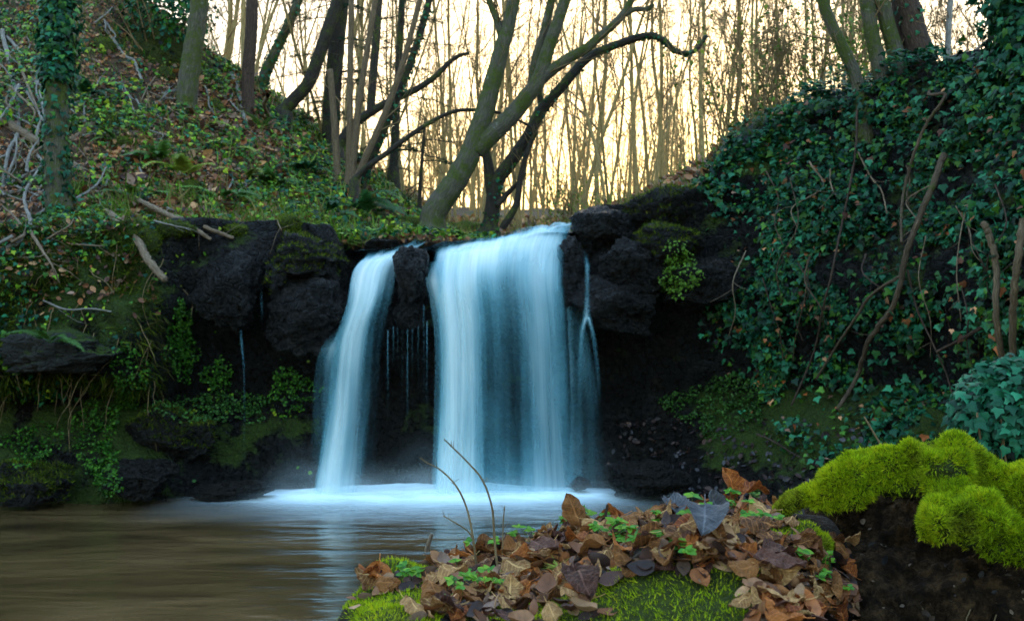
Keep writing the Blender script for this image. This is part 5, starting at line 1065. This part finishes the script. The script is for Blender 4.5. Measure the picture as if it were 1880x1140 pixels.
# ---------- ivy bush at the right edge behind the stump
c = P(1870, 765, 5.2); mb = MB(); m = 2600; a = unit(rng.normal(size=(m, 3))); q = a*np.array([.33, .35, .34])*(.75+.3*rng.random((m, 1)))+c; q += .06*fbm(q, 2, 4)[:, None]
scatter(mb, q, a*.8+[0, -.35, .5], .055*rng.uniform(.5, 1.25, m), IVY, pal(m, IVYC[1:4], .3), jn=.4)
t = empty('ivy_bush', (c[0], c[1], 0), 'teal-green ivy bush at the right edge behind the mossy stump', 'shrub'); mb.build('leaves', m_ivy, t)
sb = MB(); rg = np.random.default_rng(3)
for k in range(9):
    p, r = limb(c+[rg.normal()*.12, rg.normal()*.1, -c[2]-.1], (rg.normal()*.1, rg.normal()*.1, 1), c[2]+.2, .014, .005, 10, .07, .02, rg); tube(sb, p, r, 5)
sb.build('stems', m_twig, t)
bk = rockshape(np.array([c[0]+.35, c[1]+.4, .35]), (.9, .9, .75), 70); tag(mesh('boulder', bk, ICO5[1], m_rockm), 'mossy boulder under the ivy bush by the right edge', 'boulder')
SUN_EL, SUN_S, SKY_S, EXPO = 6.0, .6, .13, 3.85
AIR, DUST, OZ = 1.0, 2.9, 1.2
HAZE = 0
SKY_LEVEL = .72
if HAZE > 0:
    import itertools
    v = np.array(list(itertools.product((-155, 155), (-105, 205), (-2.5, 40)))); q = np.array([(0, 1, 3, 2), (4, 6, 7, 5), (0, 4, 5, 1), (2, 3, 7, 6), (0, 2, 6, 4), (1, 5, 7, 3)])
    m, nt = newmat('haze'); pv = nd(nt, 'VolumePrincipled', {'Color': (.9, .9, .9, 1), 'Density': HAZE, 'Anisotropy': .55}); out(nt, pv.outputs[0], True)
    tag(mesh('haze', v, q, m, smooth=False), 'thin sunlit haze in the wood', 'haze', kind='stuff')
# ------------------------------------------------------------------ camera, sky, sun
cam = bpy.data.cameras.new('camera'); co = bpy.data.objects.new('camera', cam); COL.objects.link(co); SC.camera = co
co.location = (0, 0, CAMZ); co.rotation_euler = (math.pi/2+PITCH, 0, 0)
cam.sensor_fit = 'HORIZONTAL'; cam.sensor_width = 36; cam.lens = 36*F/1880; cam.clip_end = 2000; cam.clip_start = .05
cam.dof.use_dof = True; cam.dof.focus_distance = 3.4; cam.dof.aperture_fstop = 7
EL, AZ = math.radians(SUN_EL), math.radians(7)
w = bpy.data.worlds.new('World'); SC.world = w; w.use_nodes = True; nt = w.node_tree; nt.nodes.clear()
sky = nd(nt, 'TexSky', sky_type='NISHITA', sun_disc=False, sun_elevation=EL, sun_rotation=AZ, altitude=100, air_density=AIR, dust_density=DUST, ozone_density=OZ)
lum = nd(nt, 'RGBToBW', {0: sky.outputs[0]}).outputs[0]; k = math_(nt, 'POWER', math_(nt, 'MAXIMUM', lum, .01), -SKY_LEVEL)   # sky brightness levelled over the whole dome, added to even the light
level_sky = nd(nt, 'VectorMath', {0: sky.outputs[0], 'Scale': k}, operation='SCALE').outputs[0]
thin = nd(nt, 'HueSaturation', {'Saturation': 1.05, 'Color': level_sky}).outputs[0]
bg = nd(nt, 'Background', {'Color': thin, 'Strength': SKY_S}); ow = nt.nodes.new('ShaderNodeOutputWorld'); nt.links.new(bg.outputs[0], ow.inputs[0])
sl = bpy.data.lights.new('sun', 'SUN'); so = bpy.data.objects.new('sun', sl); COL.objects.link(so); sl.energy = SUN_S; sl.angle = math.radians(10); sl.color = (1, .8, .55)
sd = Vector((math.sin(AZ)*math.cos(EL), math.cos(AZ)*math.cos(EL), math.sin(EL))); so.rotation_euler = sd.to_track_quat('Z', 'Y').to_euler(); so.location = sd*50
SC.view_settings.view_transform = 'Standard'; SC.view_settings.look = 'None'; SC.view_settings.gamma = 1; SC.view_settings.exposure = EXPO
cy = SC.cycles; cy.max_bounces = 8; cy.diffuse_bounces = 3; cy.glossy_bounces = 3; cy.transmission_bounces = 4; cy.transparent_max_bounces = 40
cy.use_denoising = True
